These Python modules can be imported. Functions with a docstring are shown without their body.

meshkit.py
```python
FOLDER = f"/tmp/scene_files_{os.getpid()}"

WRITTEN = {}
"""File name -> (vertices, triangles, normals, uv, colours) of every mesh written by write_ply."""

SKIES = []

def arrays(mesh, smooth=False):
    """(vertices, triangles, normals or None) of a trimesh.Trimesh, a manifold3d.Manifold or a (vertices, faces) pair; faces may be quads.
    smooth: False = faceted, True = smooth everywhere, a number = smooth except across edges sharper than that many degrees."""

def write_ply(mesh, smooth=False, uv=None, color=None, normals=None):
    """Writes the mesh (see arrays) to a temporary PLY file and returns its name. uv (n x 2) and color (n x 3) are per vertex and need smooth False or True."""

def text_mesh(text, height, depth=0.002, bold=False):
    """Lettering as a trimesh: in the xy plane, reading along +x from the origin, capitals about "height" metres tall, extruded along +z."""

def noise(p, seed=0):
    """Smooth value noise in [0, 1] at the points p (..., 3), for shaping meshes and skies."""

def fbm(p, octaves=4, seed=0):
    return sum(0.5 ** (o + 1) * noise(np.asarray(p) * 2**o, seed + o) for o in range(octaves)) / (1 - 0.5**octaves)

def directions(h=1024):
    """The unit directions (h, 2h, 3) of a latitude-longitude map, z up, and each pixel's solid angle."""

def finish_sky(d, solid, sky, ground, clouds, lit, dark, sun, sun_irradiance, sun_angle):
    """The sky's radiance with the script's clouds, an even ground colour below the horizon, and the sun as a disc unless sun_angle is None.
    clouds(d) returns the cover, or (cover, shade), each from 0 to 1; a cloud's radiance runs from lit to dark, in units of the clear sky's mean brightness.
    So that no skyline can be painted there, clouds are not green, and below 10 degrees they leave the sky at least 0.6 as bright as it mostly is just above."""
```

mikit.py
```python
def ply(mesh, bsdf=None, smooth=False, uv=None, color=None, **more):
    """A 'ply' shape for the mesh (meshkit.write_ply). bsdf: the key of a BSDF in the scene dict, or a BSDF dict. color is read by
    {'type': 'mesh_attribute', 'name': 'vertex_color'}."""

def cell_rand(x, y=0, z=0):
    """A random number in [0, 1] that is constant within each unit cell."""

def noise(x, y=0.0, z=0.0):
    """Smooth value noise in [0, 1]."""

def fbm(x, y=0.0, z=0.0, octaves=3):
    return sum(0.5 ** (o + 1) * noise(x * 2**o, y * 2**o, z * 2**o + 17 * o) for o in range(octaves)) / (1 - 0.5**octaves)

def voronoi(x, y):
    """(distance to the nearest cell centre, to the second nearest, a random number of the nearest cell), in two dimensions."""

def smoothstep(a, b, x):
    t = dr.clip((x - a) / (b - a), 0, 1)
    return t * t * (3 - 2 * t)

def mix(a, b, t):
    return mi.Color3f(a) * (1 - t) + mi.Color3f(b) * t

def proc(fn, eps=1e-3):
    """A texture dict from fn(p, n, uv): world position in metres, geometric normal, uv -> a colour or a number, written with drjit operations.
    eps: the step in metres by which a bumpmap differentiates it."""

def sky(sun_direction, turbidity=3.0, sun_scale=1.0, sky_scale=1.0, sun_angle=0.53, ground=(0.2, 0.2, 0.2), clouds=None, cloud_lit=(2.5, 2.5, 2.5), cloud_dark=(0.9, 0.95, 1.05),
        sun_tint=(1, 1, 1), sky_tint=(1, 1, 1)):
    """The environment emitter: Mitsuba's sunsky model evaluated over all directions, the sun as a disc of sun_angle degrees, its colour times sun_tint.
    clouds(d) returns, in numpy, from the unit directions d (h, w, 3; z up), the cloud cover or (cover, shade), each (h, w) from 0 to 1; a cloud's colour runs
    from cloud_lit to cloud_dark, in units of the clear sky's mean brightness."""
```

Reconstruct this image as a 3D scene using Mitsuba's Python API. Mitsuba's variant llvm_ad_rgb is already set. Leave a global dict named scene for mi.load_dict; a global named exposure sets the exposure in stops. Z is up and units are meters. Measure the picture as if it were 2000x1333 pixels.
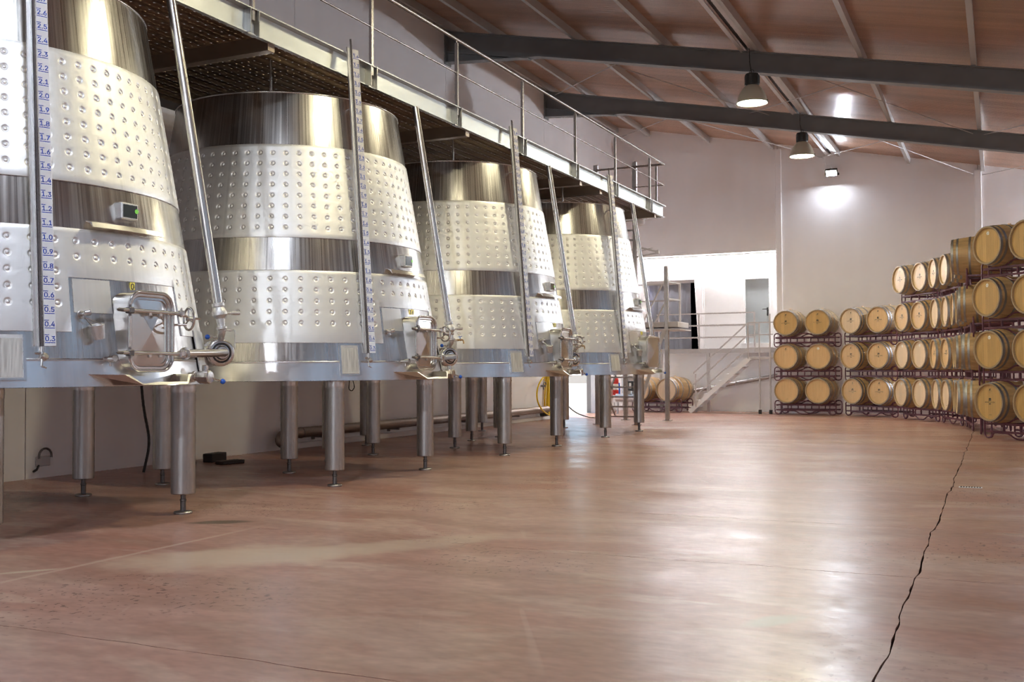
import math, random
import numpy as np, trimesh, drjit as dr
import mitsuba as mi
import mikit, meshkit
import manifold3d as m3
from shapely.geometry import Polygon, box as sbox
from mikit import proc, noise, fbm, smoothstep, mix, cell_rand

random.seed(7)
rng = np.random.default_rng(7)
T = mi.ScalarTransform4f
scene, labels = {'type': 'scene'}, {}

# ------------------------------------------------------------------ camera
F_PX, YAW, PITCH, ROLL, CAM_H = 2030.85, 0.4382, 0.0272, -0.0060, 1.1726
_r = np.array([math.cos(YAW), math.sin(YAW), 0.0])
_f = np.array([-math.sin(YAW), math.cos(YAW), 0.0])
_u = np.array([0, 0, 1.0])
_f, _u = _f * math.cos(PITCH) + _u * math.sin(PITCH), _u * math.cos(PITCH) - _f * math.sin(PITCH)
_up = _u * math.cos(ROLL) - _r * math.sin(ROLL)
CAM = np.array([0, 0, CAM_H])
scene['camera'] = {'type': 'perspective', 'fov': math.degrees(2 * math.atan(1000 / F_PX)), 'fov_axis': 'x',
                   'near_clip': 0.05, 'far_clip': 500.0,
                   'to_world': T().look_at(origin=CAM.tolist(), target=(CAM + _f).tolist(), up=_up.tolist())}
# ------------------------------------------------------------------ light
scene['sky'] = mikit.sky((-0.36, 0.22, 0.90), turbidity=3.0, sun_scale=0.7, sky_scale=2.1, ground=(0.35, 0.33, 0.30), sky_tint=(1.0, 0.93, 0.80))
exposure = 2.35
HIGH_BAY = (38.0, 34.5, 23.0)      # radiance of the high-bay lamps' openings
HIGH_BAY_COOL = (40.0, 44.0, 50.0)
FLOOD = (118.0, 128.0, 142.0)        # radiance of the floodlights' glass
TUBE = (130.0, 128.0, 130.0)             # light tubes over the office landing

# ------------------------------------------------------------------ helpers
used = {}
def num(name):
    k = used.get(name, 0); used[name] = k + 1
    return name if k == 0 else f'{name}_{k:03d}'
def ply(mesh, bsdf, smooth=30, **kw):
    return mikit.ply(mesh, bsdf, smooth, **kw)
def put(name, shape, parent=None, at=None):
    key = num((parent + '__' if parent else '') + name)
    scene[key] = shape if at is None else {**shape, 'to_world': at}
    return key
def obj(name, mesh, bsdf, parent=None, at=None, smooth=30):
    return put(name, ply(mesh, bsdf, smooth), parent, at)
def tag(key, label, cat, group=None):
    labels[key] = {'label': label, 'category': cat}
    if group: labels[key]['group'] = group
    return key
def thing(name, label, cat, group=None):
    return tag(num(name), label, cat, group)
def struct(name, mesh, bsdf, smooth=False):
    k = obj(name, mesh, bsdf, smooth=smooth); labels[k] = {'kind': 'structure'}
    return k
cat_ = trimesh.util.concatenate
def tri(v, f):
    f = np.asarray(f)
    if f.shape[1] == 4: f = np.vstack([f[:, [0, 1, 2]], f[:, [0, 2, 3]]])
    return trimesh.Trimesh(np.asarray(v, float), f, process=False)
def bx(x0, x1, y0, y1, z0, z1, bev=0.0):
    if bev <= 0:
        m = trimesh.creation.box((x1 - x0, y1 - y0, z1 - z0))
    else:
        a = np.array([x1 - x0, y1 - y0, z1 - z0]) / 2
        b = min(bev, a.min() * 0.8)
        p = [np.array([sx * (a[0] - b * (k != 0)), sy * (a[1] - b * (k != 1)), sz * (a[2] - b * (k != 2))])
             for sx in (-1, 1) for sy in (-1, 1) for sz in (-1, 1) for k in range(3)]
        m = trimesh.convex.convex_hull(np.array(p))
    m.apply_translation(((x0 + x1) / 2, (y0 + y1) / 2, (z0 + z1) / 2))
    return m
def frame(d):
    d = np.asarray(d, float); d = d / np.linalg.norm(d)
    a = np.cross(d, [0, 0, 1.0] if abs(d[2]) < 0.95 else [1.0, 0, 0]); a /= np.linalg.norm(a)
    return a, np.cross(d, a), d
def ring_loft(rings, cap=True, closed=False):
    """Rings (k, n, 3) joined into a surface."""
    R = np.asarray(rings, float); k, n, _ = R.shape
    v = R.reshape(-1, 3); f = []
    for i in range(k if closed else k - 1):
        j = (i + 1) % k
        a = i * n + np.arange(n); b = i * n + (np.arange(n) + 1) % n
        c = j * n + (np.arange(n) + 1) % n; d = j * n + np.arange(n)
        f += [np.stack([a, b, c], 1), np.stack([a, c, d], 1)]
    if cap and not closed:
        c0, c1 = len(v), len(v) + 1
        v = np.vstack([v, R[0].mean(0), R[-1].mean(0)])
        i = np.arange(n)
        f += [np.stack([(i + 1) % n, i, i * 0 + c0], 1), np.stack([(k - 1) * n + i, (k - 1) * n + (i + 1) % n, i * 0 + c1], 1)]
    m = trimesh.Trimesh(v, np.vstack(f), process=False)
    return m
def fix(m):
    if m.volume < 0: m.invert()
    return m
def tube(pts, r, n=10, closed=False, cap=True):
    p = np.asarray(pts, float)
    if closed: t = np.roll(p, -1, 0) - np.roll(p, 1, 0)
    else: t = np.gradient(p, axis=0)
    t /= np.linalg.norm(t, axis=1, keepdims=True) + 1e-12
    a = frame(t[0])[0]; rings = []
    for i in range(len(p)):
        a = a - t[i] * (a @ t[i]); a /= np.linalg.norm(a); b = np.cross(t[i], a)
        an = np.arange(n) * 2 * np.pi / n
        rr = r[i] if np.ndim(r) else r
        rings.append(p[i] + rr * (np.cos(an)[:, None] * a + np.sin(an)[:, None] * b))
    return ring_loft(rings, cap, closed)
def cyl(p0, p1, r, n=16, r2=None):
    return tube([p0, p1], r if r2 is None else [r, r2], n)
def sqbar(p0, p1, w, h=None, up=(0, 0, 1)):
    p0, p1 = np.array(p0, float), np.array(p1, float); d = p1 - p0; d /= np.linalg.norm(d)
    up = np.array(up, float)
    if abs(d @ up) > 0.98: up = np.array([1.0, 0, 0])
    a = np.cross(d, up); a /= np.linalg.norm(a); b = np.cross(a, d); h = h or w
    o = [a * w / 2 + b * h / 2, -a * w / 2 + b * h / 2, -a * w / 2 - b * h / 2, a * w / 2 - b * h / 2]
    return fix(ring_loft([[p0 + q for q in o], [p1 + q for q in o]]))
def lathe(prof, n=48, axis='z', cap=False):
    """Profile of (r, z) turned around the axis."""
    an = np.arange(n) * 2 * np.pi / n
    rings = [np.stack([r * np.cos(an), r * np.sin(an), an * 0 + z], 1) for r, z in prof]
    m = ring_loft(rings, cap)
    return m
def turned(prof, p0, d, n=24, cap=True):
    m = lathe(prof, n, cap=cap)
    a, b, c = frame(d); M = np.eye(4); M[:3, 0], M[:3, 1], M[:3, 2], M[:3, 3] = a, b, c, p0
    if np.linalg.det(M[:3, :3]) < 0: M[:3, 0] *= -1
    m.apply_transform(M); return m
def arc_pts(c, r, a0, a1, n, ex, ey):
    c, ex, ey = map(lambda q: np.asarray(q, float), (c, ex, ey))
    return [c + r * (math.cos(a) * ex + math.sin(a) * ey) for a in np.linspace(a0, a1, n)]
def smooth_path(pts, r=0.05, n=5):
    """Polyline with its corners rounded."""
    p = [np.asarray(q, float) for q in pts]; out = [p[0]]
    for i in range(1, len(p) - 1):
        a, b = p[i - 1] - p[i], p[i + 1] - p[i]
        la, lb = np.linalg.norm(a), np.linalg.norm(b); rr = min(r, la * 0.45, lb * 0.45)
        s, e = p[i] + a / la * rr, p[i] + b / lb * rr
        for t in np.linspace(0, 1, n): out.append((1 - t) ** 2 * s + 2 * t * (1 - t) * p[i] + t * t * e)
    out.append(p[-1]); return out
def extrude(poly, h):
    return trimesh.creation.extrude_polygon(poly, h, engine='earcut')
def mat4(ex, ey, ez, o):
    M = np.eye(4); M[:3, 0], M[:3, 1], M[:3, 2], M[:3, 3] = ex, ey, ez, o
    return M
def rrect(w, h, r, n=6):
    out = []
    for cx, cy, a in ((w / 2 - r, h / 2 - r, 0), (-w / 2 + r, h / 2 - r, 90), (-w / 2 + r, -h / 2 + r, 180), (w / 2 - r, -h / 2 + r, 270)):
        for t in np.linspace(math.radians(a), math.radians(a + 90), n): out.append((cx + r * math.cos(t), cy + r * math.sin(t)))
    return np.array(out)
def man(m): return m3.Manifold(m3.Mesh(np.asarray(m.vertices, np.float32), np.asarray(m.faces, np.uint32)))
def hull(p): return trimesh.convex.convex_hull(np.asarray(p, float))
def text(s, h, depth=0.0015, bold=False, center=True):
    m = meshkit.text_mesh(s, h, depth, bold)
    if center:
        b = m.bounds; m.apply_translation((-(b[0, 0] + b[1, 0]) / 2, -(b[0, 1] + b[1, 1]) / 2, 0))
    return m

# ------------------------------------------------------------------ materials
def C(r, g, b): return {'type': 'rgb', 'value': [r, g, b]}
def two(b): return {'type': 'twosided', 'b': b}
def plastic(c, rough=0.4): return two({'type': 'principled', 'base_color': c if isinstance(c, dict) else C(*c), 'roughness': rough, 'specular': 0.5})
def metal(c, rough): return two({'type': 'principled', 'base_color': c if isinstance(c, dict) else C(*c), 'metallic': 1.0, 'roughness': rough if not isinstance(rough, dict) else rough})
def conductor(c, alpha): return two({'type': 'roughconductor', 'material': 'none', 'specular_reflectance': c if isinstance(c, dict) else C(*c), 'alpha': alpha, 'distribution': 'ggx'})
ROW_X, ROW_Y0, ROW_S = -7.375, 5.72, 3.994

def f_streak(p, n, uv):
    ang = dr.atan2(p.y - (ROW_Y0 + ROW_S * dr.round((p.y - ROW_Y0) / ROW_S)), p.x - ROW_X)
    s = fbm(ang * 150, p.z * 0.9, 3.0, 3)
    big = fbm(ang * 6, p.z * 1.5, 9.0, 2)
    drip = smoothstep(0.66, 0.8, noise(ang * 90, p.z * 0.9, 5.0))
    k = 0.42 + 0.20 * s + 0.10 * big
    return mix(mi.Color3f(1.03, 1.0, 0.97) * k, mi.Color3f(0.72, 0.70, 0.66), drip * 0.35)
def f_streak_rough(p, n, uv):
    ang = dr.atan2(p.y - (ROW_Y0 + ROW_S * dr.round((p.y - ROW_Y0) / ROW_S)), p.x - ROW_X)
    return 0.025 + 0.075 * fbm(ang * 110, p.z * 0.8, 1.0, 3)
scene['steel_shell'] = conductor(proc(f_streak), proc(f_streak_rough))
def f_skirt(p, n, uv):
    ang = dr.atan2(p.y - (ROW_Y0 + ROW_S * dr.round((p.y - ROW_Y0) / ROW_S)), p.x - ROW_X)
    s = fbm(ang * 90, p.z * 2.0, 3.0, 3); b = fbm(ang * 12, p.z * 8, 1.0, 3)
    return mi.Color3f(1.0, 1.0, 1.0) * (0.74 + 0.12 * s + 0.10 * b)
scene['steel_skirt'] = conductor(proc(f_skirt), 0.06)
def f_jacket(p, n, uv):
    ang = dr.atan2(p.y - (ROW_Y0 + ROW_S * dr.round((p.y - ROW_Y0) / ROW_S)), p.x - ROW_X)
    s = noise(ang * 110, p.z * 0.7, 2.0); b = fbm(ang * 5, p.z * 2, 4.0, 3)
    seam = smoothstep(0.012, 0.004, dr.abs(dr.abs(ang * 2.2 - dr.round(ang * 2.2))) / 2.2)
    return mi.Color3f(1.0, 0.995, 0.985) * (0.82 + 0.05 * s + 0.06 * b - 0.12 * seam)
scene['steel_jacket'] = conductor(proc(f_jacket), 0.27)
scene['steel_polished'] = conductor((0.66, 0.65, 0.64), 0.07)
scene['steel_mirror'] = conductor((0.70, 0.69, 0.68), 0.04)
scene['steel_satin'] = conductor((0.74, 0.74, 0.74), 0.28)
def f_leg(p, n, uv):
    return mi.Color3f(1, 0.99, 0.97) * (0.34 + 0.2 * noise(p.x * 160, p.y * 160, p.z * 0.8) + 0.08 * fbm(p.x * 20, p.y * 20, p.z * 5))
scene['steel_leg'] = conductor(proc(f_leg), 0.14)
scene['steel_dark'] = conductor((0.18, 0.17, 0.17), 0.25)
scene['galvanised'] = conductor((0.62, 0.64, 0.63), 0.22)
scene['grating'] = metal((0.34, 0.27, 0.21), 0.42)
scene['rail_steel'] = conductor((0.50, 0.47, 0.45), 0.16)
def f_beam(p, n, uv):
    return mi.Color3f(0.19, 0.205, 0.21) * (0.85 + 0.3 * fbm(p.x * 3, p.y * 3, p.z * 3))
scene['beam_paint'] = plastic(proc(f_beam), 0.45)
scene['purlin_paint'] = plastic((0.42, 0.415, 0.41), 0.45)
def f_roof(p, n, uv):
    rib = 0.5 + 0.5 * dr.cos(p.y * 2 * math.pi / 0.055)
    st = fbm(p.x * 0.35, p.y * 9, 2.0, 3); b = fbm(p.x * 0.8, p.y * 1.2, 7.0, 2)
    return mi.Color3f(0.40, 0.24, 0.165) * (0.72 + 0.24 * rib + 0.3 * (st - 0.5) + 0.3 * (b - 0.5))
def f_roof_b(p, n, uv): return 0.004 * (0.5 + 0.5 * dr.cos(p.y * 2 * math.pi / 0.11)) + 0.004 * fbm(p.x * 0.4, p.y * 5, 1.0, 2)
scene['roof_panel'] = two({'type': 'bumpmap', 'arbitrary': proc(f_roof_b, 4e-3), 'scale': 1.0,
                           'bsdf': {'type': 'principled', 'base_color': proc(f_roof), 'roughness': 0.24, 'specular': 0.5}})
def f_wall(p, n, uv):
    d = fbm(p.x * 0.7 + p.y * 0.7, p.z * 0.7, 2.0, 3); s = noise((p.x + p.y) * 5, p.z * 0.5, 1.0)
    low = smoothstep(0.5, 0.0, p.z) * fbm((p.x + p.y) * 3, p.z * 6, 4.0, 3)
    return mi.Color3f(0.885, 0.86, 0.865) * (0.96 + 0.06 * (d - 0.5) + 0.03 * (s - 0.5) - 0.10 * low)
scene['wall_paint'] = two({'type': 'diffuse', 'reflectance': proc(f_wall)})
scene['white_paint'] = two({'type': 'diffuse', 'reflectance': C(0.82, 0.81, 0.81)})
scene['joint_filler'] = two({'type': 'diffuse', 'reflectance': C(0.36, 0.33, 0.31)})

def f_floor(p, n, uv):
    wx = p.x + 0.5 * noise(p.x * 0.9, p.y * 0.9, 3.0); wy = p.y + 0.5 * noise(p.x * 0.9, p.y * 0.9, 8.0)
    a = fbm(wx * 0.55, wy * 0.9, 1.0, 5); b = fbm(wx * 1.7, wy * 4.5, 4.0, 4); c = fbm(p.x * 14, p.y * 30, 2.0, 3)
    col = mix(mi.Color3f(0.385, 0.205, 0.165), mi.Color3f(0.43, 0.275, 0.235), smoothstep(0.3, 0.7, a))
    col = mix(col, mi.Color3f(0.48, 0.345, 0.29), smoothstep(0.50, 0.72, b) * 0.65)
    col = mix(col, mi.Color3f(0.32, 0.18, 0.14), smoothstep(0.55, 0.30, fbm(wx * 0.8 + 5, wy * 2.6, 6.0, 4)) * 0.55)
    col = col * (0.88 + 0.26 * c)
    # pale worn patches and dark stains that the slab carries
    def spot(cx, cy, rx, ry, ang, seed):
        dx, dy = p.x - cx, p.y - cy; ca, sa = math.cos(ang), math.sin(ang)
        u = (dx * ca + dy * sa) / rx; v = (-dx * sa + dy * ca) / ry
        return smoothstep(1.15, 0.45, dr.sqrt(u * u + v * v) + 0.9 * (fbm(p.x * 3.0, p.y * 3.0, seed, 4) - 0.5))
    col = mix(col, mi.Color3f(0.58, 0.47, 0.37), spot(-4.30, 5.25, 0.95, 0.42, 0.75, 11.0) * 0.75)
    col = mix(col, mi.Color3f(0.52, 0.42, 0.34), spot(-3.6, 6.1, 1.1, 0.22, 0.9, 12.0) * 0.5)
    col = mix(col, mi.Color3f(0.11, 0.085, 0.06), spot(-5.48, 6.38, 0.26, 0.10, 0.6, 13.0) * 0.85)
    col = mix(col, mi.Color3f(0.33, 0.33, 0.26), spot(-0.98, 4.88, 0.22, 0.10, 1.1, 14.0) * 0.8)
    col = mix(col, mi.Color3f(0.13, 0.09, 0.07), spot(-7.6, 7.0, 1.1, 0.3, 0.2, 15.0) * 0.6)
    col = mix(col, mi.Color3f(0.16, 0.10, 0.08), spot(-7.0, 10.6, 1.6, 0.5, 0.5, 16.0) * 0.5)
    col = mix(col, mi.Color3f(0.55, 0.45, 0.37), spot(-5.2, 4.35, 0.25, 0.05, 0.9, 17.0) * 0.8)
    line = smoothstep(6.6, 5.6, p.y) * smoothstep(0.035, 0.010, dr.abs(p.x + 5.055 + 0.01 * noise(p.y * 6, 0.0, 1.0)))
    col = mix(col, mi.Color3f(0.56, 0.42, 0.36), line * 0.55)
    scr = smoothstep(0.94, 0.985, noise(p.x * 9 + p.y * 5, (p.y - p.x) * 0.9, 3.0)) * 0.12
    speck = smoothstep(0.82, 0.9, noise(p.x * 45, p.y * 45, 5.0)) * smoothstep(0.55, 0.75, fbm(p.x * 0.7, p.y * 0.7, 21.0, 2))
    col = mix(col, mi.Color3f(0.62, 0.52, 0.45), scr)
    return mix(col, mi.Color3f(0.10, 0.06, 0.05), speck * 0.6) * mi.Color3f(0.76, 0.725, 0.68)
def f_floor_r(p, n, uv):
    return 0.195 + 0.16 * fbm(p.x * 1.2, p.y * 3.0, 5.0, 4) + 0.08 * fbm(p.x * 12, p.y * 12, 2.0, 2)
scene['floor_concrete'] = two({'type': 'principled', 'base_color': proc(f_floor), 'roughness': proc(f_floor_r), 'specular': 0.42})
scene['joint_dark'] = two({'type': 'diffuse', 'reflectance': C(0.035, 0.022, 0.018)})
scene['yard'] = two({'type': 'diffuse', 'reflectance': C(0.62, 0.60, 0.57)})

def wood(base, dark, k):
    def fn(p, n, uv):
        g = fbm(uv.x * 3.0 + k, uv.y * 60, k * 1.7, 3); st = cell_rand(dr.floor(uv.y * 26), k)
        knot = smoothstep(0.72, 0.85, noise(uv.x * 5, uv.y * 40, k + 3))
        c = mix(base, dark, smoothstep(0.35, 0.8, g) * 0.55 + knot * 0.25)
        return c * (0.86 + 0.22 * st)
    return fn
scene['oak_staves'] = plastic(proc(wood((0.50, 0.33, 0.16), (0.30, 0.18, 0.075), 1.0)), 0.5)
scene['oak_staves_grey'] = plastic(proc(wood((0.42, 0.31, 0.18), (0.24, 0.16, 0.09), 2.0)), 0.55)
def headwood(base, dark, k):
    def fn(p, n, uv):
        b = dr.floor(uv.x * 7.0); g = fbm(uv.x * 70, uv.y * 3, k, 3)
        edge = smoothstep(0.06, 0.0, dr.abs(uv.x * 7.0 - dr.round(uv.x * 7.0)))
        c = mix(base, dark, smoothstep(0.35, 0.8, g) * 0.4)
        return c * (0.92 + 0.14 * cell_rand(b, k) - 0.14 * edge)
    return fn
scene['oak_head_golden'] = plastic(proc(headwood((0.62, 0.40, 0.155), (0.48, 0.28, 0.095), 3.0)), 0.4)
scene['oak_head_warm'] = plastic(proc(headwood((0.72, 0.48, 0.24), (0.58, 0.35, 0.15), 4.0)), 0.42)
scene['oak_head_pale'] = plastic(proc(headwood((0.78, 0.60, 0.40), (0.68, 0.48, 0.29), 5.0)), 0.45)
scene['hoop_steel'] = conductor((0.40, 0.40, 0.41), 0.26)
scene['rack_paint'] = plastic((0.105, 0.030, 0.048), 0.35)
scene['ink'] = plastic((0.03, 0.02, 0.015), 0.5)
scene['ink_blue'] = plastic((0.02, 0.05, 0.33), 0.4)
scene['board_alu'] = two({'type': 'principled', 'base_color': C(0.86, 0.86, 0.88), 'metallic': 0.35, 'roughness': 0.25})
scene['blue_plastic'] = plastic((0.015, 0.10, 0.50), 0.25)
scene['yellow_rubber'] = plastic((0.75, 0.52, 0.02), 0.35)
scene['yellow_label'] = plastic((0.85, 0.72, 0.12), 0.4)
scene['black_rubber'] = plastic((0.015, 0.014, 0.014), 0.45)
scene['braided_tube'] = plastic((0.09, 0.08, 0.085), 0.3)
scene['red_paint'] = plastic((0.62, 0.03, 0.025), 0.3)
scene['green_label'] = plastic((0.25, 0.75, 0.10), 0.4)
scene['paper'] = plastic((0.80, 0.78, 0.72), 0.6)
scene['worn_sheet'] = plastic(proc(lambda p, n, uv: mi.Color3f(0.52, 0.51, 0.48) * (0.75 + 0.5 * noise((p.x + p.y) * 90, p.z * 9, 3.0))), 0.25)
scene['brass'] = conductor((0.62, 0.45, 0.22), 0.15)
scene['door_grey'] = plastic((0.34, 0.37, 0.38), 0.4)
scene['rail_grey'] = plastic((0.50, 0.47, 0.47), 0.35)
scene['dark_glass'] = plastic((0.05, 0.06, 0.06), 0.08)
scene['curtain_pvc'] = {'type': 'principledthin', 'base_color': C(0.55, 0.55, 0.62), 'roughness': 0.25, 'spec_trans': 0.55, 'diff_trans': 0.5}
scene['black_void'] = two({'type': 'diffuse', 'reflectance': C(0.01, 0.01, 0.012)})
scene['lamp_metal'] = plastic((0.50, 0.47, 0.37), 0.35)
scene['lamp_black'] = plastic((0.02, 0.022, 0.02), 0.4)
scene['pipe_brown'] = conductor((0.36, 0.30, 0.26), 0.25)
scene['kerb_white'] = two({'type': 'diffuse', 'reflectance': C(0.70, 0.68, 0.67)})

# ------------------------------------------------------------------ structure
WX, BY, RX, FY = -9.65, 27.4, 7.5, -6.5
def roof_z(x): return 5.965 - 0.2033 * x
# floor: slabs with sawn and cracked joints, on a dark bed
floor = struct('floor', bx(WX - 0.3, RX + 0.3, FY - 0.3, 28.4, -0.30, -0.012), 'joint_dark')
XC, YC = [WX - 0.2, -0.445, RX + 0.2], [FY - 0.2, 3.384, 6.22, 8.10, 12.55, 17.4, 22.5, 28.2]
def jag(a, b, seed, amp, w):
    """A wandering joint line from a to b: its two lips."""
    a, b = np.array(a), np.array(b); n = max(int(np.linalg.norm(b - a) / 0.07), 4)
    t = np.linspace(0, 1, n)[:, None]; q = a + (b - a) * t
    d = (b - a) / np.linalg.norm(b - a); nn = np.array([-d[1], d[0]])
    o = amp * (meshkit.fbm(np.c_[q * 2.2, np.full(n, seed)], 4, int(seed)) - 0.5) * np.clip(np.minimum(t, 1 - t)[:, 0] * 12, 0, 1)
    ww = w * (0.25 + 1.5 * meshkit.noise(np.c_[q * 9, np.full(n, seed + 5)], int(seed)))
    return q + nn * (o + ww)[:, None], q + nn * (o - ww)[:, None]
hj = {}
for i in range(2):
    for j in range(1, 7):
        hj[i, j] = jag((XC[i], YC[j]), (XC[i + 1], YC[j]), 3 * j + i + 1, 0.07, 0.0026 if j < 4 else 0.002)
vj = {j: jag((-0.445, YC[j]), (-0.445, YC[j + 1]), 40 + j, 0.05, 0.0042) for j in range(7)}
for i in range(2):
    for j in range(7):
        bot = hj[i, j][0] if j > 0 else np.array([(XC[i], YC[0]), (XC[i + 1], YC[0])])
        top = hj[i, j + 1][1] if j < 6 else np.array([(XC[i], YC[7]), (XC[i + 1], YC[7])])
        side = vj[j][0 if i == 0 else 1]
        e = -1 if i == 0 else 0
        c0, c1 = [(side[0][0], bot[e][1])], [(side[-1][0], top[e][1])]
        if i == 0: ring = np.vstack([bot[:-1], c0, side[1:-1], c1, top[::-1][1:]])
        else: ring = np.vstack([bot[1:], top[::-1][:-1], c1, side[::-1][1:-1], c0])
        pg = Polygon(ring).buffer(0)
        if pg.geom_type != 'Polygon': pg = max(pg.geoms, key=lambda g: g.area)
        m = extrude(pg, 0.02); m.apply_translation((0, 0, -0.02))
        obj('slab', m, 'floor_concrete', floor, smooth=False)

# walls of precast panels
def wall_panel_mesh(y0, y1, hole=None):
    """Panel of the left wall (thickness outwards), its top following the roof."""
    pg = sbox(y0 + 0.006, 0.0, y1 - 0.006, roof_z(WX) + 0.05)
    if hole: pg = pg.difference(sbox(*hole))
    m = extrude(pg, 0.16)
    m.apply_transform(mat4((0, 1, 0), (0, 0, 1), (1, 0, 0), (WX - 0.16, 0, 0)))
    return m
wall_l = struct('wall_left', bx(WX - 0.30, WX - 0.17, FY, 8.0, 0, 8.0), 'joint_filler')
wy = [FY, -1.69, 3.18, 8.05, 12.85, 17.63, 22.45, 28.2]
DOOR = (23.55, -0.1, 25.84, 3.1)
for a, b in zip(wy[:-1], wy[1:]):
    obj('panel', wall_panel_mesh(a, b, DOOR if b > 28 else None), 'wall_paint', wall_l, smooth=False)
for y0, y1, z0, z1 in ((8.0, 23.5, 0, 8.0), (25.9, 28.2, 0, 8.0), (23.5, 25.9, 3.12, 8.0)):
    obj('backing', bx(WX - 0.30, WX - 0.17, y0, y1, z0, z1), 'joint_filler', wall_l, smooth=False)
# back wall: panels above the recess and right of it
wall_b = struct('wall_back', bx(-5.12, RX + 0.3, BY + 0.13, BY + 0.6, 0, 8.2), 'joint_filler')
def back_panel(x0, x1, z0, sink=0.0):
    pg = Polygon([(x0 + 0.005, z0), (x1 - 0.005, z0), (x1 - 0.005, roof_z(x1) + 0.04), (x0 + 0.005, roof_z(x0) + 0.04)])
    m = extrude(pg, 0.12); m.apply_transform(mat4((1, 0, 0), (0, 0, 1), (0, -1, 0), (0, BY + 0.12, 0)))
    return m
LZ = 4.235
for x0, x1, z0 in ((WX - 0.1, -5.16, LZ), (-5.16, -0.40, 0), (-0.40, 4.0, 0), (4.0, RX + 0.3, 0)):
    obj('panel', back_panel(x0, x1, z0), 'wall_paint', wall_b, smooth=False)
obj('backing', bx(WX - 0.3, -5.13, BY + 0.125, BY + 0.6, LZ + 0.0, 8.2), 'wall_paint', wall_b, smooth=False)
RY = 27.9                                             # plane of the recessed lower wall
pgr = sbox(WX - 0.1, 0, -5.16, LZ + 0.05)
WIN, DR = (-8.95, 1.68, -7.30, 3.62), (-6.17, 1.83, -5.50, 3.57)
pgr = pgr.difference(sbox(*WIN)).difference(sbox(*DR))
m = extrude(pgr, 0.12); m.apply_transform(mat4((1, 0, 0), (0, 0, 1), (0, -1, 0), (0, RY + 0.12, 0)))
struct('wall_recess', m, 'white_paint')
struct('wall_recess_cheek', bx(-5.20, -5.12, BY - 0.005, RY + 0.1, 0, LZ), 'white_paint')
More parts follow.
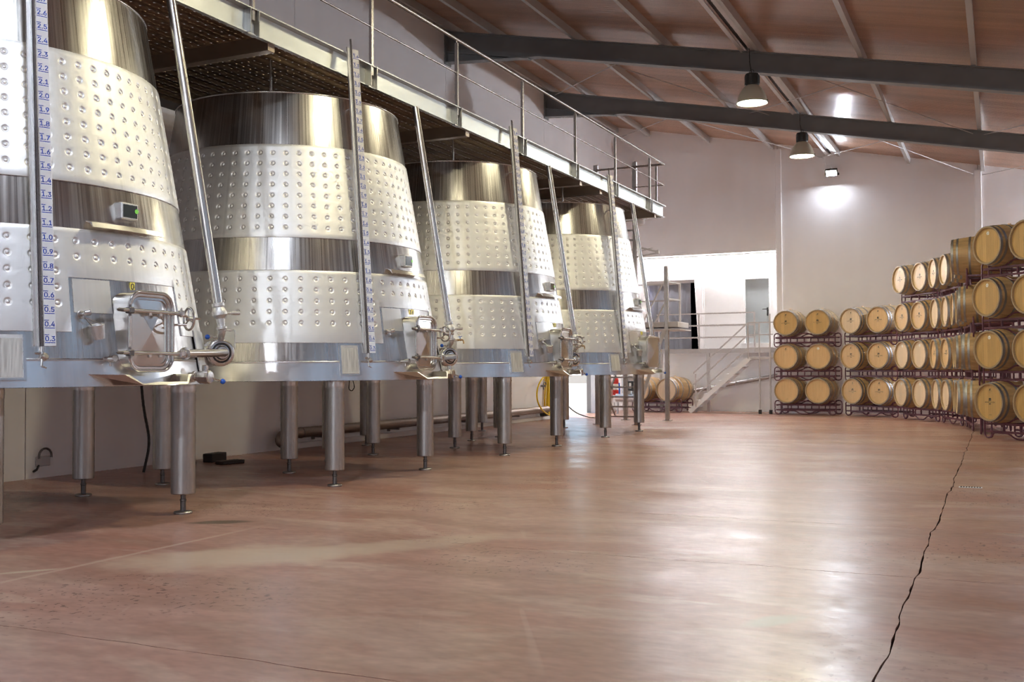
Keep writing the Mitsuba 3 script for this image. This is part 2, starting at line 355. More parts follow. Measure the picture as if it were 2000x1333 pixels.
for i, x in enumerate((-5.14, -0.40)):
    struct(f'trim_{i + 1}', bx(x - 0.075, x + 0.075, BY - 0.06, BY + 0.05, 0, roof_z(x) - 0.13, 0.008), 'wall_paint')
# right and front walls, never in view
pr_ = sbox(FY, 0, 28.2, roof_z(RX) + 0.05)
for k in (1, 3): pr_ = pr_.difference(sbox(-4.0 + k * 4.87, 3.1, -1.3 + k * 4.87, 4.15))
m = extrude(pr_, 0.2); m.apply_transform(mat4((0, 1, 0), (0, 0, 1), (1, 0, 0), (RX, 0, 0)))
wall_r = struct('wall_right', m, 'wall_paint')
pf = Polygon([(WX - 0.2, 0), (RX + 0.2, 0), (RX + 0.2, roof_z(RX)), (WX - 0.2, roof_z(WX))]).difference(sbox(-1.5, 1.2, 1.5, 3.4))
m = extrude(pf, 0.15); m.apply_transform(mat4((1, 0, 0), (0, 0, 1), (0, -1, 0), (0, FY, 0)))
struct('wall_front', m, 'wall_paint')
# roof
pgc = sbox(WX - 0.4, FY - 0.3, RX + 0.5, 28.3)
for k in range(6):                                     # rooflights on the side of the roof that the view does not reach
    for x0 in (2.9, 4.3): pgc = pgc.difference(sbox(x0, -4.6 + k * 4.87, x0 + 1.15, -0.8 + k * 4.87))
m = extrude(pgc, 0.08); v = np.array(m.vertices); v[:, 2] += roof_z(v[:, 0]); m = trimesh.Trimesh(v, m.faces, process=False)
ceil = struct('ceiling', m, 'roof_panel')
def ibeam(x0, x1, y, top, depth, wid, tf=0.016, tw=0.012):
    """Rafter: I section along x from x0 to x1, top and depth as functions of x."""
    out = []
    for (zo, zi, w) in ((lambda x: top(x), lambda x: top(x) - tf, wid), (lambda x: top(x) - depth(x) + tf, lambda x: top(x) - depth(x), wid), (lambda x: top(x) - tf, lambda x: top(x) - depth(x) + tf, tw)):
        rings = [[(x, y - w / 2, zi(x)), (x, y + w / 2, zi(x)), (x, y + w / 2, zo(x)), (x, y - w / 2, zo(x))] for x in (x0, -7.67, x1)]
        out.append(fix(ring_loft(rings)))
    return cat_(out)
raf_top = lambda x: roof_z(x) - 0.168
raf_dep = lambda x: 0.362 + max(0.0, (-7.67 - x) / (9.65 - 7.67)) * 0.255
RAF_Y = [-1.79, 3.08, 7.95, 12.82, 17.69, 22.56]
for y in RAF_Y:
    k = obj('rafter', ibeam(WX + 0.02, RX, y, raf_top, raf_dep, 0.19), 'beam_paint', ceil, smooth=False)
    obj('end_plate', bx(WX + 0.001, WX + 0.025, y - 0.12, y + 0.12, 7.10, 7.74), 'beam_paint', k, smooth=False)
    st = ring_loft([[(x, y - 0.085, raf_top(x) - 0.40 - 0.016), (x, y + 0.085, raf_top(x) - 0.40 - 0.016), (x, y + 0.085, raf_top(x) - 0.40), (x, y - 0.085, raf_top(x) - 0.40)] for x in (WX + 0.03, -7.9)])
    obj('haunch_flange', fix(st), 'beam_paint', k, smooth=False)
PUR = [-9.55] + [-8.64 + 1.672 * i for i in range(10)]
def purlin_mesh(x):
    z = roof_z(x); pts = [(x + 0.035, z - 0.163), (x - 0.045, z - 0.147), (x - 0.045, z - 0.122), (x - 0.040, z - 0.122), (x - 0.040, z - 0.145), (x + 0.030, z - 0.159), (x + 0.030, z - 0.006), (x + 0.035, z - 0.006)]
    m = extrude(Polygon(pts), 28.0 + 5.8); m.apply_transform(mat4((1, 0, 0), (0, 0, 1), (0, -1, 0), (0, BY - 0.002, 0)))
    return m
for x in PUR: obj('purlin', purlin_mesh(x), 'purlin_paint', ceil, smooth=False)
rods = [((-7.642, 17.69), (-4.4, 22.5)), ((-9.4, 22.5), (-5.7, 17.75)), ((-3.555, 17.75), (-0.40, 22.5)), ((-4.82, 22.5), (-1.43, 17.75)),
        ((-7.648, 22.6), (-4.0, 27.36)), ((-9.4, 27.36), (-6.1, 22.6)), ((-3.2, 22.6), (-0.5, 27.36)), ((-4.1, 27.36), (-1.3, 22.6)), ((-0.3, 27.36), (2.0, 22.6)), ((-0.2, 22.5), (2.5, 17.7))]
for (xa, ya), (xb, yb) in rods:
    obj('brace_rod', cyl((xa, ya, roof_z(xa) - 0.245), (xb, yb, roof_z(xb) - 0.245), 0.009, 8), 'purlin_paint', ceil)
# cable tray beside a purlin line, lamps hang under it
tray = thing('cable_tray', 'long pale cable tray running under the roof beside a purlin above the hanging lamps', 'cable tray')
xt = -3.80
for s in (-1, 1):
    obj('side_rail', bx(xt + s * 0.085 - 0.035, xt + s * 0.085 + 0.035, -6.0, BY - 0.02, roof_z(xt) - 0.165, roof_z(xt) - 0.15), 'rail_grey', tray, smooth=False)
obj('tray_bed', bx(xt - 0.05, xt + 0.05, -6.0, BY - 0.02, roof_z(xt) - 0.10, roof_z(xt) - 0.09), 'black_rubber', tray, smooth=False)
# yard outside
struct('ground_outside', bx(-60, 60, -60, 80, -0.55, -0.02), 'yard')

# ------------------------------------------------------------------ lamps
def lamp_meshes():
    bell = lathe([(0.075, 0.30), (0.10, 0.295), (0.15, 0.255), (0.20, 0.18), (0.235, 0.09), (0.25, 0.01), (0.262, 0.0), (0.258, -0.008), (0.245, 0.0), (0.230, 0.09), (0.195, 0.178), (0.145, 0.25), (0.075, 0.29)], 40)
    box_ = cat_([lathe([(0.0, 0.30), (0.118, 0.30), (0.122, 0.31), (0.122, 0.46), (0.105, 0.49), (0.0, 0.50)], 28)] + [bx(0.118, 0.130, -0.006, 0.006, 0.32, 0.45)])
    glass = lathe([(0.243, 0.012), (0.0, 0.012)], 36)
    return bell, box_, glass
bell, ball, glass = lamp_meshes()
lb, lh = ply(bell, 'lamp_metal'), ply(ball, 'lamp_black')
def face_down(m):
    m = m.copy()
    if m.face_normals[:, 2].mean() > 0: m.invert()
    return m
gm = face_down(glass)
def high_bay(y, label, rad, x=-3.70, z=5.64):
    t = thing('high_bay_lamp', label, 'lamp', None)
    at = T().translate([x, y, z])
    put('reflector', lb, t, at); put('ballast_housing', lh, t, at)
    scene[num(t + '__lens')] = {**mikit.ply(gm, 'white_paint', False), 'to_world': at, 'emitter': {'type': 'area', 'radiance': {'type': 'rgb', 'value': list(rad)}}}
    z1 = roof_z(-3.8) - 0.11; e = min(0.1, (z1 - z - 0.5) * 0.4)
    obj('cord', tube(smooth_path([(x, y, z + 0.49), (x - 0.02, y, z + 0.49 + e), (-3.74, y + 0.02, z + 0.49 + 2 * e), (-3.74, y, z1)], 0.05), 0.007, 6), 'black_rubber', t)
    obj('hook', tube(arc_pts((x, y, z + 0.53), 0.035, -1.57, 4.7, 14, (1, 0, 0), (0, 0, 1)), 0.006, 6), 'lamp_black', t)
    for s in (-1, 1):
        obj('clip', bx(x + s * 0.255 - 0.012, x + s * 0.255 + 0.012, y - 0.012, y + 0.012, z - 0.02, z + 0.03, 0.003), 'lamp_black', t)
high_bay(17.5, 'nearer of the two lit bell lamps hanging from the roof', HIGH_BAY)
high_bay(22.4, 'farther of the two lit bell lamps hanging from the roof', HIGH_BAY)
for y, z, c, w in ((12.85, 6.06, HIGH_BAY, 'third'), (8.1, 5.64, HIGH_BAY, 'fourth'), (3.6, 5.64, HIGH_BAY_COOL, 'fifth')):
    high_bay(y, f'{w} lit bell lamp counted from the back wall, above the view', c, z=z)
def flood(x, y, z, aim, label, rad, hang=None):
    t = thing('floodlight', label, 'floodlight')
    d = np.array(aim, float); d /= np.linalg.norm(d); a, b, _ = frame(d)
    M = mat4(a, b, d, (x, y, z))
    if np.linalg.det(M[:3, :3]) < 0: M[:3, 0] *= -1
    at = T(M)
    obj('housing', bx(-0.15, 0.15, -0.10, 0.10, -0.075, -0.004, 0.015), 'lamp_black', t, at)
    q = tri([(-0.13, -0.082, 0), (0.13, -0.082, 0), (0.13, 0.082, 0), (-0.13, 0.082, 0)], [(0, 1, 2, 3)])
    scene[num(t + '__lens')] = {**mikit.ply(q, 'white_paint', False), 'to_world': at, 'emitter': {'type': 'area', 'radiance': {'type': 'rgb', 'value': list(rad)}}}
    for w0, w1, h0, h1 in ((-0.15, 0.15, 0.083, 0.10), (-0.15, 0.15, -0.10, -0.083), (-0.15, -0.131, -0.083, 0.083), (0.131, 0.15, -0.083, 0.083)):
        obj('bezel', bx(w0, w1, h0, h1, -0.004, 0.008, 0.002), 'lamp_black', t, at)
    if hang is not None:
        obj('bracket', cat_([sqbar((x - 0.16, y - 0.03, z), (x - 0.16, hang, z + 0.0), 0.02, 0.004), sqbar((x + 0.16, y - 0.03, z), (x + 0.16, hang, z), 0.02, 0.004), bx(x - 0.17, x + 0.17, hang - 0.006, hang, z - 0.03, z + 0.03)]), 'lamp_black', t)
        obj('cable', tube(smooth_path([(x, y + 0.05, z + 0.05), (x - 0.02, y + 0.06, z + 0.2), (x - 0.16, y + 0.07, z + 0.22), (x - 0.18, y + 0.07, z + 0.42)], 0.09), 0.012, 6), 'white_paint', t)
flood(-3.78, 27.22, 6.10, (0, -0.80, -0.60), 'bright white floodlight high on the back wall', FLOOD, BY)
flood(-1.5, -6.2, 5.5, (-0.12, 0.97, -0.14), 'white floodlight on the wall behind the viewer', tuple(3.5 * c for c in FLOOD))
flood(3.2, 27.2, 4.75, (-0.40, -0.90, 0.02), 'white floodlight on the back wall to the right of the view', tuple(6.5 * c for c in FLOOD), BY)

# ------------------------------------------------------------------ wine tanks
Rz = lambda z: 1.763 - 0.17 * (z - 1.0)
def shell_mesh(zs, extra=0.0, n=150, amp=0.0, seed=0, fn=None):
    an = np.arange(n) * 2 * np.pi / n; rings = []
    for z in zs:
        r = np.full(n, (fn(z) if fn else Rz(z)) + extra)
        if amp: r = r + amp * (meshkit.fbm(np.stack([np.cos(an) * 4, np.sin(an) * 4, an * 0 + z * 3.0], 1), 3, seed) - 0.5)
        rings.append(np.stack([r * np.cos(an), r * np.sin(an), an * 0 + z], 1))
    return ring_loft(rings, False)
def grid_jacket(z0, z1, bounds, rows, cut=None, cutz=None, n=16):
    """Jacket sheet with pressed dimples: tiles between the azimuths 'bounds' and around the heights 'rows'."""
    V, Fc = [], []; base = 0; off = 0.009
    h = rows[0] - rows[1] if len(rows) > 1 else 0.11
    rad = np.array([0.004, 0.010, 0.0135, 0.018, 0.024, 0.032]); dis = np.array([-0.0010, -0.0020, -0.0068, -0.0080, -0.003, 0.0])
    ph = np.pi / 4 + np.arange(n) * 2 * np.pi / n; cs, sn = np.cos(ph), np.sin(ph)
    def emit(v, f):
        nonlocal base
        V.append(v); Fc.append(np.asarray(f) + base); base += len(v)
    def world(th, z, d):
        r = Rz(z) + off + d
        return np.stack([r * np.cos(th), r * np.sin(th), z], 1)
    def plain(t0, t1, za, zb):
        k = 3; th = np.linspace(t0, t1, k)
        v = np.vstack([world(th, np.full(k, za), 0), world(th, np.full(k, zb), 0)])
        emit(v, [q for i in range(k - 1) for q in ((i, i + 1, k + i + 1), (i, k + i + 1, k + i))])
    for t0, t1 in zip(bounds[:-1], bounds[1:]):
        tc = (t0 + t1) / 2; incut = cut and cut[0] < tc < cut[1]
        lo = cutz if incut else z0
        zt = rows[0] + h / 2
        plain(t0, t1, zt, z1)
        for zc in rows:
            za, zb = zc - h / 2, zc + h / 2
            if zb <= lo + 1e-6: break
            if za < lo + 0.03:
                if zb > lo: plain(t0, t1, lo, zb)
                last = lo; break
            wx_, wz_ = (t1 - t0) / 2, h / 2
            sq = np.minimum(1 / np.maximum(np.abs(cs), 1e-9), 1 / np.maximum(np.abs(sn), 1e-9))
            rr = Rz(zc); rings = [world(np.array([tc]), np.array([zc]), -0.0018)]
            for a, d in zip(rad, dis): rings.append(world(tc + a * cs / rr, zc + a * sn, d))
            rings.append(world(tc + wx_ * np.clip(cs * sq, -1, 1), zc + wz_ * np.clip(sn * sq, -1, 1), 0))
            f = [(0, 1 + i, 1 + (i + 1) % n) for i in range(n)]
            for k in range(len(rad)):
                a0, b0 = 1 + k * n, 1 + (k + 1) * n
                for i in range(n): j = (i + 1) % n; f += [(a0 + i, b0 + i, b0 + j), (a0 + i, b0 + j, a0 + j)]
            emit(np.vstack(rings), f); last = za
        if last > lo + 1e-6: plain(t0, t1, lo, last)
        # folded edges down to the shell
        k = 3; th = np.linspace(t0, t1, k)
        for z, e in ((z1, 0.004), (lo, -0.004)):
            v = np.vstack([world(th, np.full(k, z), 0), world(th, np.full(k, z + e), -off - 0.002)])
            q = [g for i in range(k - 1) for g in ((i, i + 1, k + i + 1), (i, k + i + 1, k + i))]
            emit(v, q if e > 0 else [g[::-1] for g in q])
    if cut:
        for t, s in ((bounds[[abs(b - cut[0]) < 1e-6 for b in bounds].index(True)], 1), (bounds[[abs(b - cut[1]) < 1e-6 for b in bounds].index(True)], -1)):
            z = np.array([z0, cutz]); v = np.vstack([world(np.full(2, t), z, 0), world(np.full(2, t), z, -off - 0.002)])
            emit(v, [(0, 1, 3), (0, 3, 2)])
    m = trimesh.Trimesh(np.vstack(V), np.vstack(Fc), process=False); m.merge_vertices(digits_vertex=6)
    return m
rad_ = math.radians
bnd = [rad_(-18.5 + 36.2 / 7 * i) for i in range(8)] + [rad_(17.7 + 323.8 / 59 * i) for i in range(1, 60)]
up_rows = [3.405 - 0.1118 * i for i in range(8)]; lo_rows = [2.093 - 0.1118 * i for i in range(6)]
jk_up = {n: grid_jacket(2.52, 3.495, bnd, up_rows, n=n) for n in (16, 8)}
jk_lo = {n: grid_jacket(1.45, 2.18, bnd, lo_rows, cut=(rad_(-18.5), rad_(17.7)), cutz=1.832, n=n) for n in (16, 8)}
def on_shell(az, z, off=0.0):
    a = rad_(az); r = Rz(z) + off
    return np.array([r * math.cos(a), r * math.sin(a), z])
def patch(az0, az1, z0, z1, off, th=0.004, n=8):
    """A plate bent to the tank, as a closed solid."""
    az = np.linspace(az0, az1, n); rings = []
    for a in az: rings.append([on_shell(a, z0, off), on_shell(a, z0, off + th), on_shell(a, z1, off + th), on_shell(a, z1, off)])
    return fix(ring_loft(rings))
MW, MH, MZ, MXF = 0.427, 0.565, 1.46, 1.803
def yz_ring(poly, x, zc): return np.stack([np.full(len(poly), x), poly[:, 0], poly[:, 1] + zc], 1)
PA = 35.0
def radial(az, r, z): return np.array([r * math.cos(rad_(az)), r * math.sin(rad_(az)), z])
def tank_parts():
    """Meshes of one tank about its own centre line: (path, mesh, bsdf, smooth)."""
    P = []
    def p(path, mesh, b, s=30): P.append((path, mesh, b, s))
    p('shell', shell_mesh(np.r_[np.linspace(1.262, 2.16, 10), np.linspace(2.17, 2.53, 12), np.linspace(2.6, 3.48, 8), np.linspace(3.49, 4.06, 16)], 0.0, 200, 0.0016, 3), 'steel_shell', True)
    sk = shell_mesh(np.linspace(1.07, 1.25, 10), 0.002, 200, 0.006, 9)
    lip = shell_mesh([1.07, 1.066, 1.066], 0.002, 200, fn=lambda z: Rz(1.07))
    inner = ring_loft([np.stack([r * np.cos(np.arange(64) * np.pi / 32), r * np.sin(np.arange(64) * np.pi / 32), np.full(64, z)], 1) for r, z in ((1.745, 1.068), (1.70, 1.085), (0.2, 1.075))], False)
    p('skirt', cat_([sk, inner]), 'steel_skirt', 40)
    p('weld_band', shell_mesh([1.246, 1.250, 1.256, 1.262, 1.266], 0.0, 160, fn=lambda z: Rz(z) + 0.0045 - 400 * (z - 1.256) ** 2 * 0.1), 'steel_polished', True)
    p('top_cone', lathe([(Rz(4.06), 4.06), (Rz(4.06) - 0.012, 4.068), (0.30, 4.17), (0.30, 4.20), (0.27, 4.215), (0.0, 4.22)], 96), 'steel_shell', 30)
    p('top_bead', tube([radial(a, Rz(4.06), 4.06) for a in np.arange(0, 360, 3)], 0.010, 8, closed=True), 'steel_polished', True)
    # six legs, five in a ring and one in the middle
    for x, y in [(1.56 * math.cos(rad_(a)), 1.56 * math.sin(rad_(a))) for a in (36, 108, 180, 252, 324)] + [(0.0, 0.0)]:
        P.append(('leg', (x, y), None, None))
    # manway
    rr = rrect(MW, MH, 0.105, 7)
    neck = ring_loft([yz_ring(rr, x, MZ) for x in (1.58, MXF - 0.012, MXF)], False)
    inn = ring_loft([yz_ring(rrect(MW - 0.05, MH - 0.05, 0.085, 7), x, MZ) for x in (MXF, MXF - 0.035)], False)
    face = ring_loft([yz_ring(rr, MXF, MZ), yz_ring(rrect(MW - 0.05, MH - 0.05, 0.085, 7), MXF, MZ)], False)
    p('manway', cat_([fix(neck), face, inn]), 'steel_polished', 35)
    p('manway__rim', tube(yz_ring(rr, MXF + 0.004, MZ), 0.012, 10, closed=True), 'steel_mirror', True)
    return P
leg_tube = ply(cat_([lathe([(0.0, 0.165), (0.095, 0.165), (0.098, 0.170), (0.098, 1.075)], 32)]), 'steel_leg', 30)
leg_cap = ply(cat_([lathe([(0.1005, 1.0), (0.1015, 1.012), (0.1015, 1.05), (0.1005, 1.06)], 32)]), 'steel_polished', 30)
leg_spindle = ply(cat_([lathe([(0.022, 0.02), (0.022, 0.10), (0.026, 0.105), (0.026, 0.118), (0.020, 0.12), (0.020, 0.17)], 16)]), 'steel_dark', 30)
leg_foot = ply(lathe([(0.0, 0.0), (0.072, 0.0), (0.075, 0.004), (0.075, 0.014), (0.07, 0.02), (0.024, 0.026), (0.0, 0.026)], 28), 'steel_leg', 30)
def door_meshes(w=MW - 0.052, h=MH - 0.052):
    """Pressed door leaf in its own plane (y, z), centre at the origin, x outward: four facets meeting in the middle."""
    ro, ri = rrect(w, h, 0.084, 7), rrect(w - 0.05, h - 0.05, 0.060, 7)
    k = len(ro); v = [yz_ring(ro, 0.0, 0), yz_ring(ri, 0.004, 0), yz_ring(ri, -0.006, 0)]
    m = ring_loft(v, False)
    ctr = np.array([[0.020, 0, 0]]); ring = yz_ring(ri, -0.006, 0)
    out = [m]
    for q in range(4):                                # one facet per side, so each is flat
        idx = [(q * 7 + 3 + i) % k for i in range(8)]
        vv = np.vstack([ring[idx], ctr]); out.append(trimesh.Trimesh(vv, [(i, i + 1, 8) for i in range(7)], process=False))
    return cat_(out)
door_m = door_meshes()
GA = np.array([-0.0905, 0.0405, math.sqrt(1 - 0.0905 ** 2 - 0.0405 ** 2)])
GO = np.array([-5.8202 - ROW_X, 5.0441 - ROW_Y0, 1.4718])
gn = np.array([math.cos(rad_(-23.5)), math.sin(rad_(-23.5)), 0.0]); gn -= GA * (gn @ GA); gn /= np.linalg.norm(gn)
gt = np.cross(GA, gn); gt /= np.linalg.norm(gt)
GM = mat4(gt, GA, gn, GO)                              # x across, y along the scale (0 at the 0.4 mark), z out
def gauge_meshes():
    o = {}
    def tr(m): m.apply_transform(GM); return m
    o['scale_board'] = (tr(bx(-0.040, 0.040, -0.125, 3.10, -0.006, 0.0, 0.002)), 'board_alu')
    pr = []
    for i in range(3, 35):
        y = i / 10 - 0.4
        t = text(f'{i / 10:.1f}', 0.033, 0.0008, True); t.apply_translation((0.001, y + 0.027, 0.0002)); pr.append(t)
        pr.append(bx(-0.034, 0.034, y - 0.0035, y + 0.0015, 0.0002, 0.001))
        pr.append(bx(-0.036, -0.006, y + 0.050, y + 0.055, 0.0002, 0.001))
    o['scale_board__printing'] = (tr(cat_(pr)), 'ink_blue')
    o['sight_tube'] = (tr(cat_([cyl((-0.056, -0.13, 0.006), (-0.056, 3.20, 0.006), 0.0105, 10)])), 'braided_tube')
    rib = cat_([tube(arc_pts((-0.056, y, 0.006), 0.0115, 0, 2 * np.pi, 8, (1, 0, 0), (0, 0, 1))[:-1], 0.0022, 4, closed=True) for y in np.arange(-0.12, 1.4, 0.012)])
    o['sight_tube__rib'] = (tr(rib), 'braided_tube')
    o['guard_channel'] = (tr(cat_([bx(-0.107, -0.072, -0.125, 3.11, -0.008, -0.004), bx(-0.107, -0.103, -0.125, 3.11, -0.008, 0.016), bx(-0.076, -0.072, -0.125, 3.11, -0.008, 0.010), bx(-0.072, -0.040, -0.125, 3.10, -0.010, -0.007)])), 'steel_satin')
    for i, y in enumerate((0.05, 1.0, 2.0, 2.5)):
        w = GO + GA * y; z = w[2]; r = math.hypot(w[0], w[1]); rt = Rz(z) if z < 4.06 else 1.2
        o[f'bracket_{i}'] = (sqbar(w - gn * 0.008, w - gn * max(r - rt + 0.01, 0.02), 0.03, 0.006), 'steel_satin')
    o['gauge_valve'] = (tr(cat_([cyl((-0.056, -0.13, 0.006), (-0.056, -0.165, 0.006), 0.015, 12), cyl((-0.056, -0.165, 0.006), (-0.056, -0.215, 0.006), 0.010, 10), cyl((-0.056, -0.18, 0.006), (-0.056, -0.18, -0.03), 0.012, 10), cyl((-0.10, -0.172, 0.004), (-0.056, -0.18, 0.006), 0.006, 8), cyl((-0.056, -0.215, 0.005), (-0.056, -0.215, -0.03), 0.013, 12), cyl((-0.062, -0.262, 0.006), (-0.056, -0.215, 0.006), 0.009, 10), cyl((-0.062, -0.262, 0.006), (-0.030, -0.275, 0.006), 0.006, 8)])), 'steel_polished')
    o['gauge_valve__knob'] = (tr(cat_([turned([(0.0, 0), (0.022, 0.0), (0.026, 0.006), (0.026, 0.024), (0.022, 0.030), (0.0, 0.030)], (-0.052, -0.205, 0.012), (0.45, 0.5, 0.75), 20)])), 'steel_polished')
    return o
gauge = gauge_meshes()
def wheel_mesh(c, ax, r):
    a, b, d = frame(ax); c = np.array(c, float)
    rim = tube([c + r * (math.cos(t) * a + math.sin(t) * b) for t in np.linspace(0, 2 * np.pi, 28)[:-1]], 0.009, 8, closed=True)
    sp = [cyl(c + 0.012 * (math.cos(t) * a + math.sin(t) * b), c + r * (math.cos(t) * a + math.sin(t) * b), 0.006, 8) for t in (0.4, 2.5, 4.6)]
    hub = cyl(c - d * 0.02, c + d * 0.045, 0.016, 14)
    kn = cyl(c + r * a, c + r * a + d * 0.05, 0.008, 8)
    return cat_([rim, hub, kn] + sp)
def small_parts():
    o = []
    def p(path, m, b, s=30): o.append((path, m, b, s))
    # clamp bars across the manway
    for z in (1.605, 1.305):
        p('clamp_bar', cyl((1.845, -0.315, z), (1.845, 0.275, z - 0.004), 0.0135, 14), 'steel_polished')
        p('hinge_block', cat_([bx(1.812, 1.862, -0.262, -0.215, z - 0.022, z + 0.022, 0.006), bx(1.80, 1.83, -0.29, -0.20, z - 0.012, z + 0.012, 0.004), cyl((1.84, -0.24, z - 0.04), (1.84, -0.24, z + 0.04), 0.010, 12), turned([(0.004, 0), (0.012, 0.01), (0.012, 0.05), (0.002, 0.07)], (1.845, -0.30, z), (0, -1, 0), 12)]), 'steel_dark')
        p('latch_block', cat_([bx(1.825, 1.870, 0.235, 0.275, z - 0.024, z + 0.020, 0.006), cyl((1.845, 0.26, z - 0.03), (1.845, 0.26, z + 0.03), 0.009, 12), bx(1.835, 1.855, 0.03, 0.06, z - 0.032, z - 0.008, 0.003), bx(1.835, 1.855, -0.07, -0.045, z - 0.032, z - 0.008, 0.003)]), 'steel_polished')
    p('handwheel', wheel_mesh((1.86, 0.325, 1.565), (0.35, 0.94, 0), 0.082), 'steel_polished')
    p('handwheel_rod', cat_([cyl((1.86, 0.26, 1.60), (1.86, 0.33, 1.57), 0.010, 10), cyl((1.80, 0.235, 1.52), (1.86, 0.30, 1.52), 0.008, 8)]), 'steel_polished')
    # drip tray below the manway
    lo = np.array([(1.70, -0.30, 1.078), (1.945, -0.215, 1.078), (1.945, 0.225, 1.078), (1.70, 0.285, 1.078)])
    hi = np.array([(1.66, -0.47, 1.155), (1.885, -0.33, 1.150), (1.90, 0.31, 1.150), (1.66, 0.37, 1.155)])
    outer = man(hull(np.vstack([lo, hi]))); innr = man(hull(np.vstack([lo * [1, 0.97, 1] + [-0.006, 0, 0.007], hi * [1, 0.975, 1] + [-0.008, 0, 0.03]])))
    r = outer - innr; mm = r.to_mesh()
    p('drip_tray', trimesh.Trimesh(mm.vert_properties[:, :3], mm.tri_verts, process=False), 'steel_polished', 20)
    # temperature box and the sheet hood under it
    zb = 2.352; xb = Rz(zb)
    p('control_box', bx(xb - 0.03, xb + 0.062, -0.082, 0.082, zb - 0.062, zb + 0.062, 0.008), 'steel_satin')
    p('control_box__window', bx(xb + 0.058, xb + 0.066, -0.068, 0.068, zb - 0.048, zb + 0.048, 0.003), 'dark_glass')
    p('control_box__sticker', turned([(0.0, 0), (0.017, 0), (0.017, 0.002), (0.0, 0.002)], (xb + 0.066, 0.058, zb + 0.006), (1, 0, 0), 18), 'green_label')
    az = np.linspace(-12.5, 11.5, 10); rings = []
    for a in az: rings.append([on_shell(a, 2.245, 0.0), on_shell(a, 2.250, 0.0), on_shell(a, 2.232, 0.075), on_shell(a, 2.196, 0.082), on_shell(a, 2.194, 0.078), on_shell(a, 2.226, 0.071)])
    p('hood', fix(ring_loft(rings)), 'steel_polished', 20)
    # blank plate, document pocket
    p('plate', patch(-17.6, -7.6, 1.585, 1.822, 0.002), 'steel_jacket')
    p('document_pocket', patch(-36.2, -28.7, 1.118, 1.425, 0.001, 0.006), 'steel_satin')
    for (a0, a1, z0, z1) in ((-36.2, -35.6, 1.118, 1.425), (-29.3, -28.7, 1.118, 1.425), (-36.2, -28.7, 1.118, 1.134)):
        p('document_pocket__frame', patch(a0, a1, z0, z1, 0.007, 0.006, 4), 'steel_polished')
    p('document_pocket__sheet', patch(-35.4, -29.5, 1.14, 1.40, 0.0075, 0.0015), 'worn_sheet')
    # sampling tap
    q = on_shell(-16.0, 1.572, 0)
    n_ = np.array([math.cos(rad_(-16)), math.sin(rad_(-16)), 0])
    p('sample_tap', cat_([cyl(q - n_ * 0.02, q + n_ * 0.07, 0.012, 12), turned([(0.0, 0), (0.024, 0.0), (0.027, 0.006), (0.024, 0.014), (0.0, 0.014)], q, n_, 18), cyl(q + n_ * 0.045, q + n_ * 0.05 + np.array([0, 0, -0.035]), 0.008, 10)]), 'steel_polished')
    p('sample_tap__knob', turned([(0.0, 0), (0.019, 0.0), (0.022, 0.004), (0.022, 0.036), (0.019, 0.042), (0.0, 0.042)], q + n_ * 0.05 + np.array([0, 0.005, 0.004]), (0.55, 0.75, 0.25), 18), 'steel_polished')
    # thermowell on the skirt
    q = on_shell(-10.5, 1.262, 0)
    p('thermowell', cat_([cyl(q - [0.02, 0, 0], q + [0.06, -0.01, 0], 0.016, 12), cyl(q + [0.05, -0.01, 0], q + [0.10, -0.012, 0.004], 0.024, 14), cyl(q + [0.05, -0.01, 0], q + [0.05, -0.01, -0.05], 0.008, 8)]), 'steel_polished')
    # racking pipe from the walkway down to the outlet
    B, Tp = radial(PA, 1.84, 1.72), radial(PA, 1.455, 4.27)
    p('racking_pipe', cat_([cyl(B, Tp, 0.0385, 20)]), 'steel_polished')
    d = (B - Tp) / np.linalg.norm(B - Tp)
    p('racking_pipe__union', cat_([turned([(0.040, -0.02), (0.052, -0.015), (0.052, 0.012), (0.044, 0.018), (0.055, 0.045), (0.062, 0.06), (0.062, 0.085), (0.048, 0.10), (0.036, 0.115), (0.034, 0.15)], B, d, 24), cyl(B + d * 0.07, B + d * 0.07 + np.array([0.05, 0.09, 0.005]), 0.010, 10), cyl(B + d * 0.07 + np.array([0.05, 0.09, 0.005]), B + d * 0.07 + np.array([0.085, 0.15, 0.008]), 0.016, 12)]), 'steel_satin')
    E0 = B + d * 0.15; K = radial(38.0, 1.85, 1.325)
    p('racking_pipe__lower_pipe', cat_([tube(smooth_path([E0, E0 + d * 0.07, K + np.array([0, 0, 0.12]), K + np.array([0, 0, 0.03])], 0.04), 0.031, 16), turned([(0.032, 0), (0.044, 0.004), (0.044, 0.022), (0.032, 0.028)], E0 + d * 0.03, d, 20), cyl(E0 + d * 0.06, E0 + d * 0.06 + np.array([0.045, 0.06, 0]), 0.008, 8)]), 'steel_satin')
    ax = np.array([math.cos(rad_(-28)), math.sin(rad_(-28)), 0.0])
    p('outlet_valve', turned([(0.0, -0.17), (0.085, -0.17), (0.108, -0.165), (0.108, -0.148), (0.088, -0.14), (0.075, -0.10), (0.088, -0.055), (0.113, -0.045), (0.113, -0.012), (0.098, -0.006), (0.098, 0.006), (0.113, 0.010), (0.113, 0.026), (0.102, 0.034), (0.088, 0.036), (0.078, 0.030), (0.060, 0.035), (0.050, 0.06), (0.0, 0.065)], K, ax, 36), 'steel_polished')
    p('outlet_valve__seal', turned([(0.072, 0.0), (0.080, 0.0), (0.080, 0.037), (0.072, 0.037)], K, ax, 32, cap=False), 'black_rubber')
    side = np.cross(ax, [0, 0, 1.0])
    j0 = K + ax * 0.08; tgt = np.array([1.80, 0.34, 1.305])
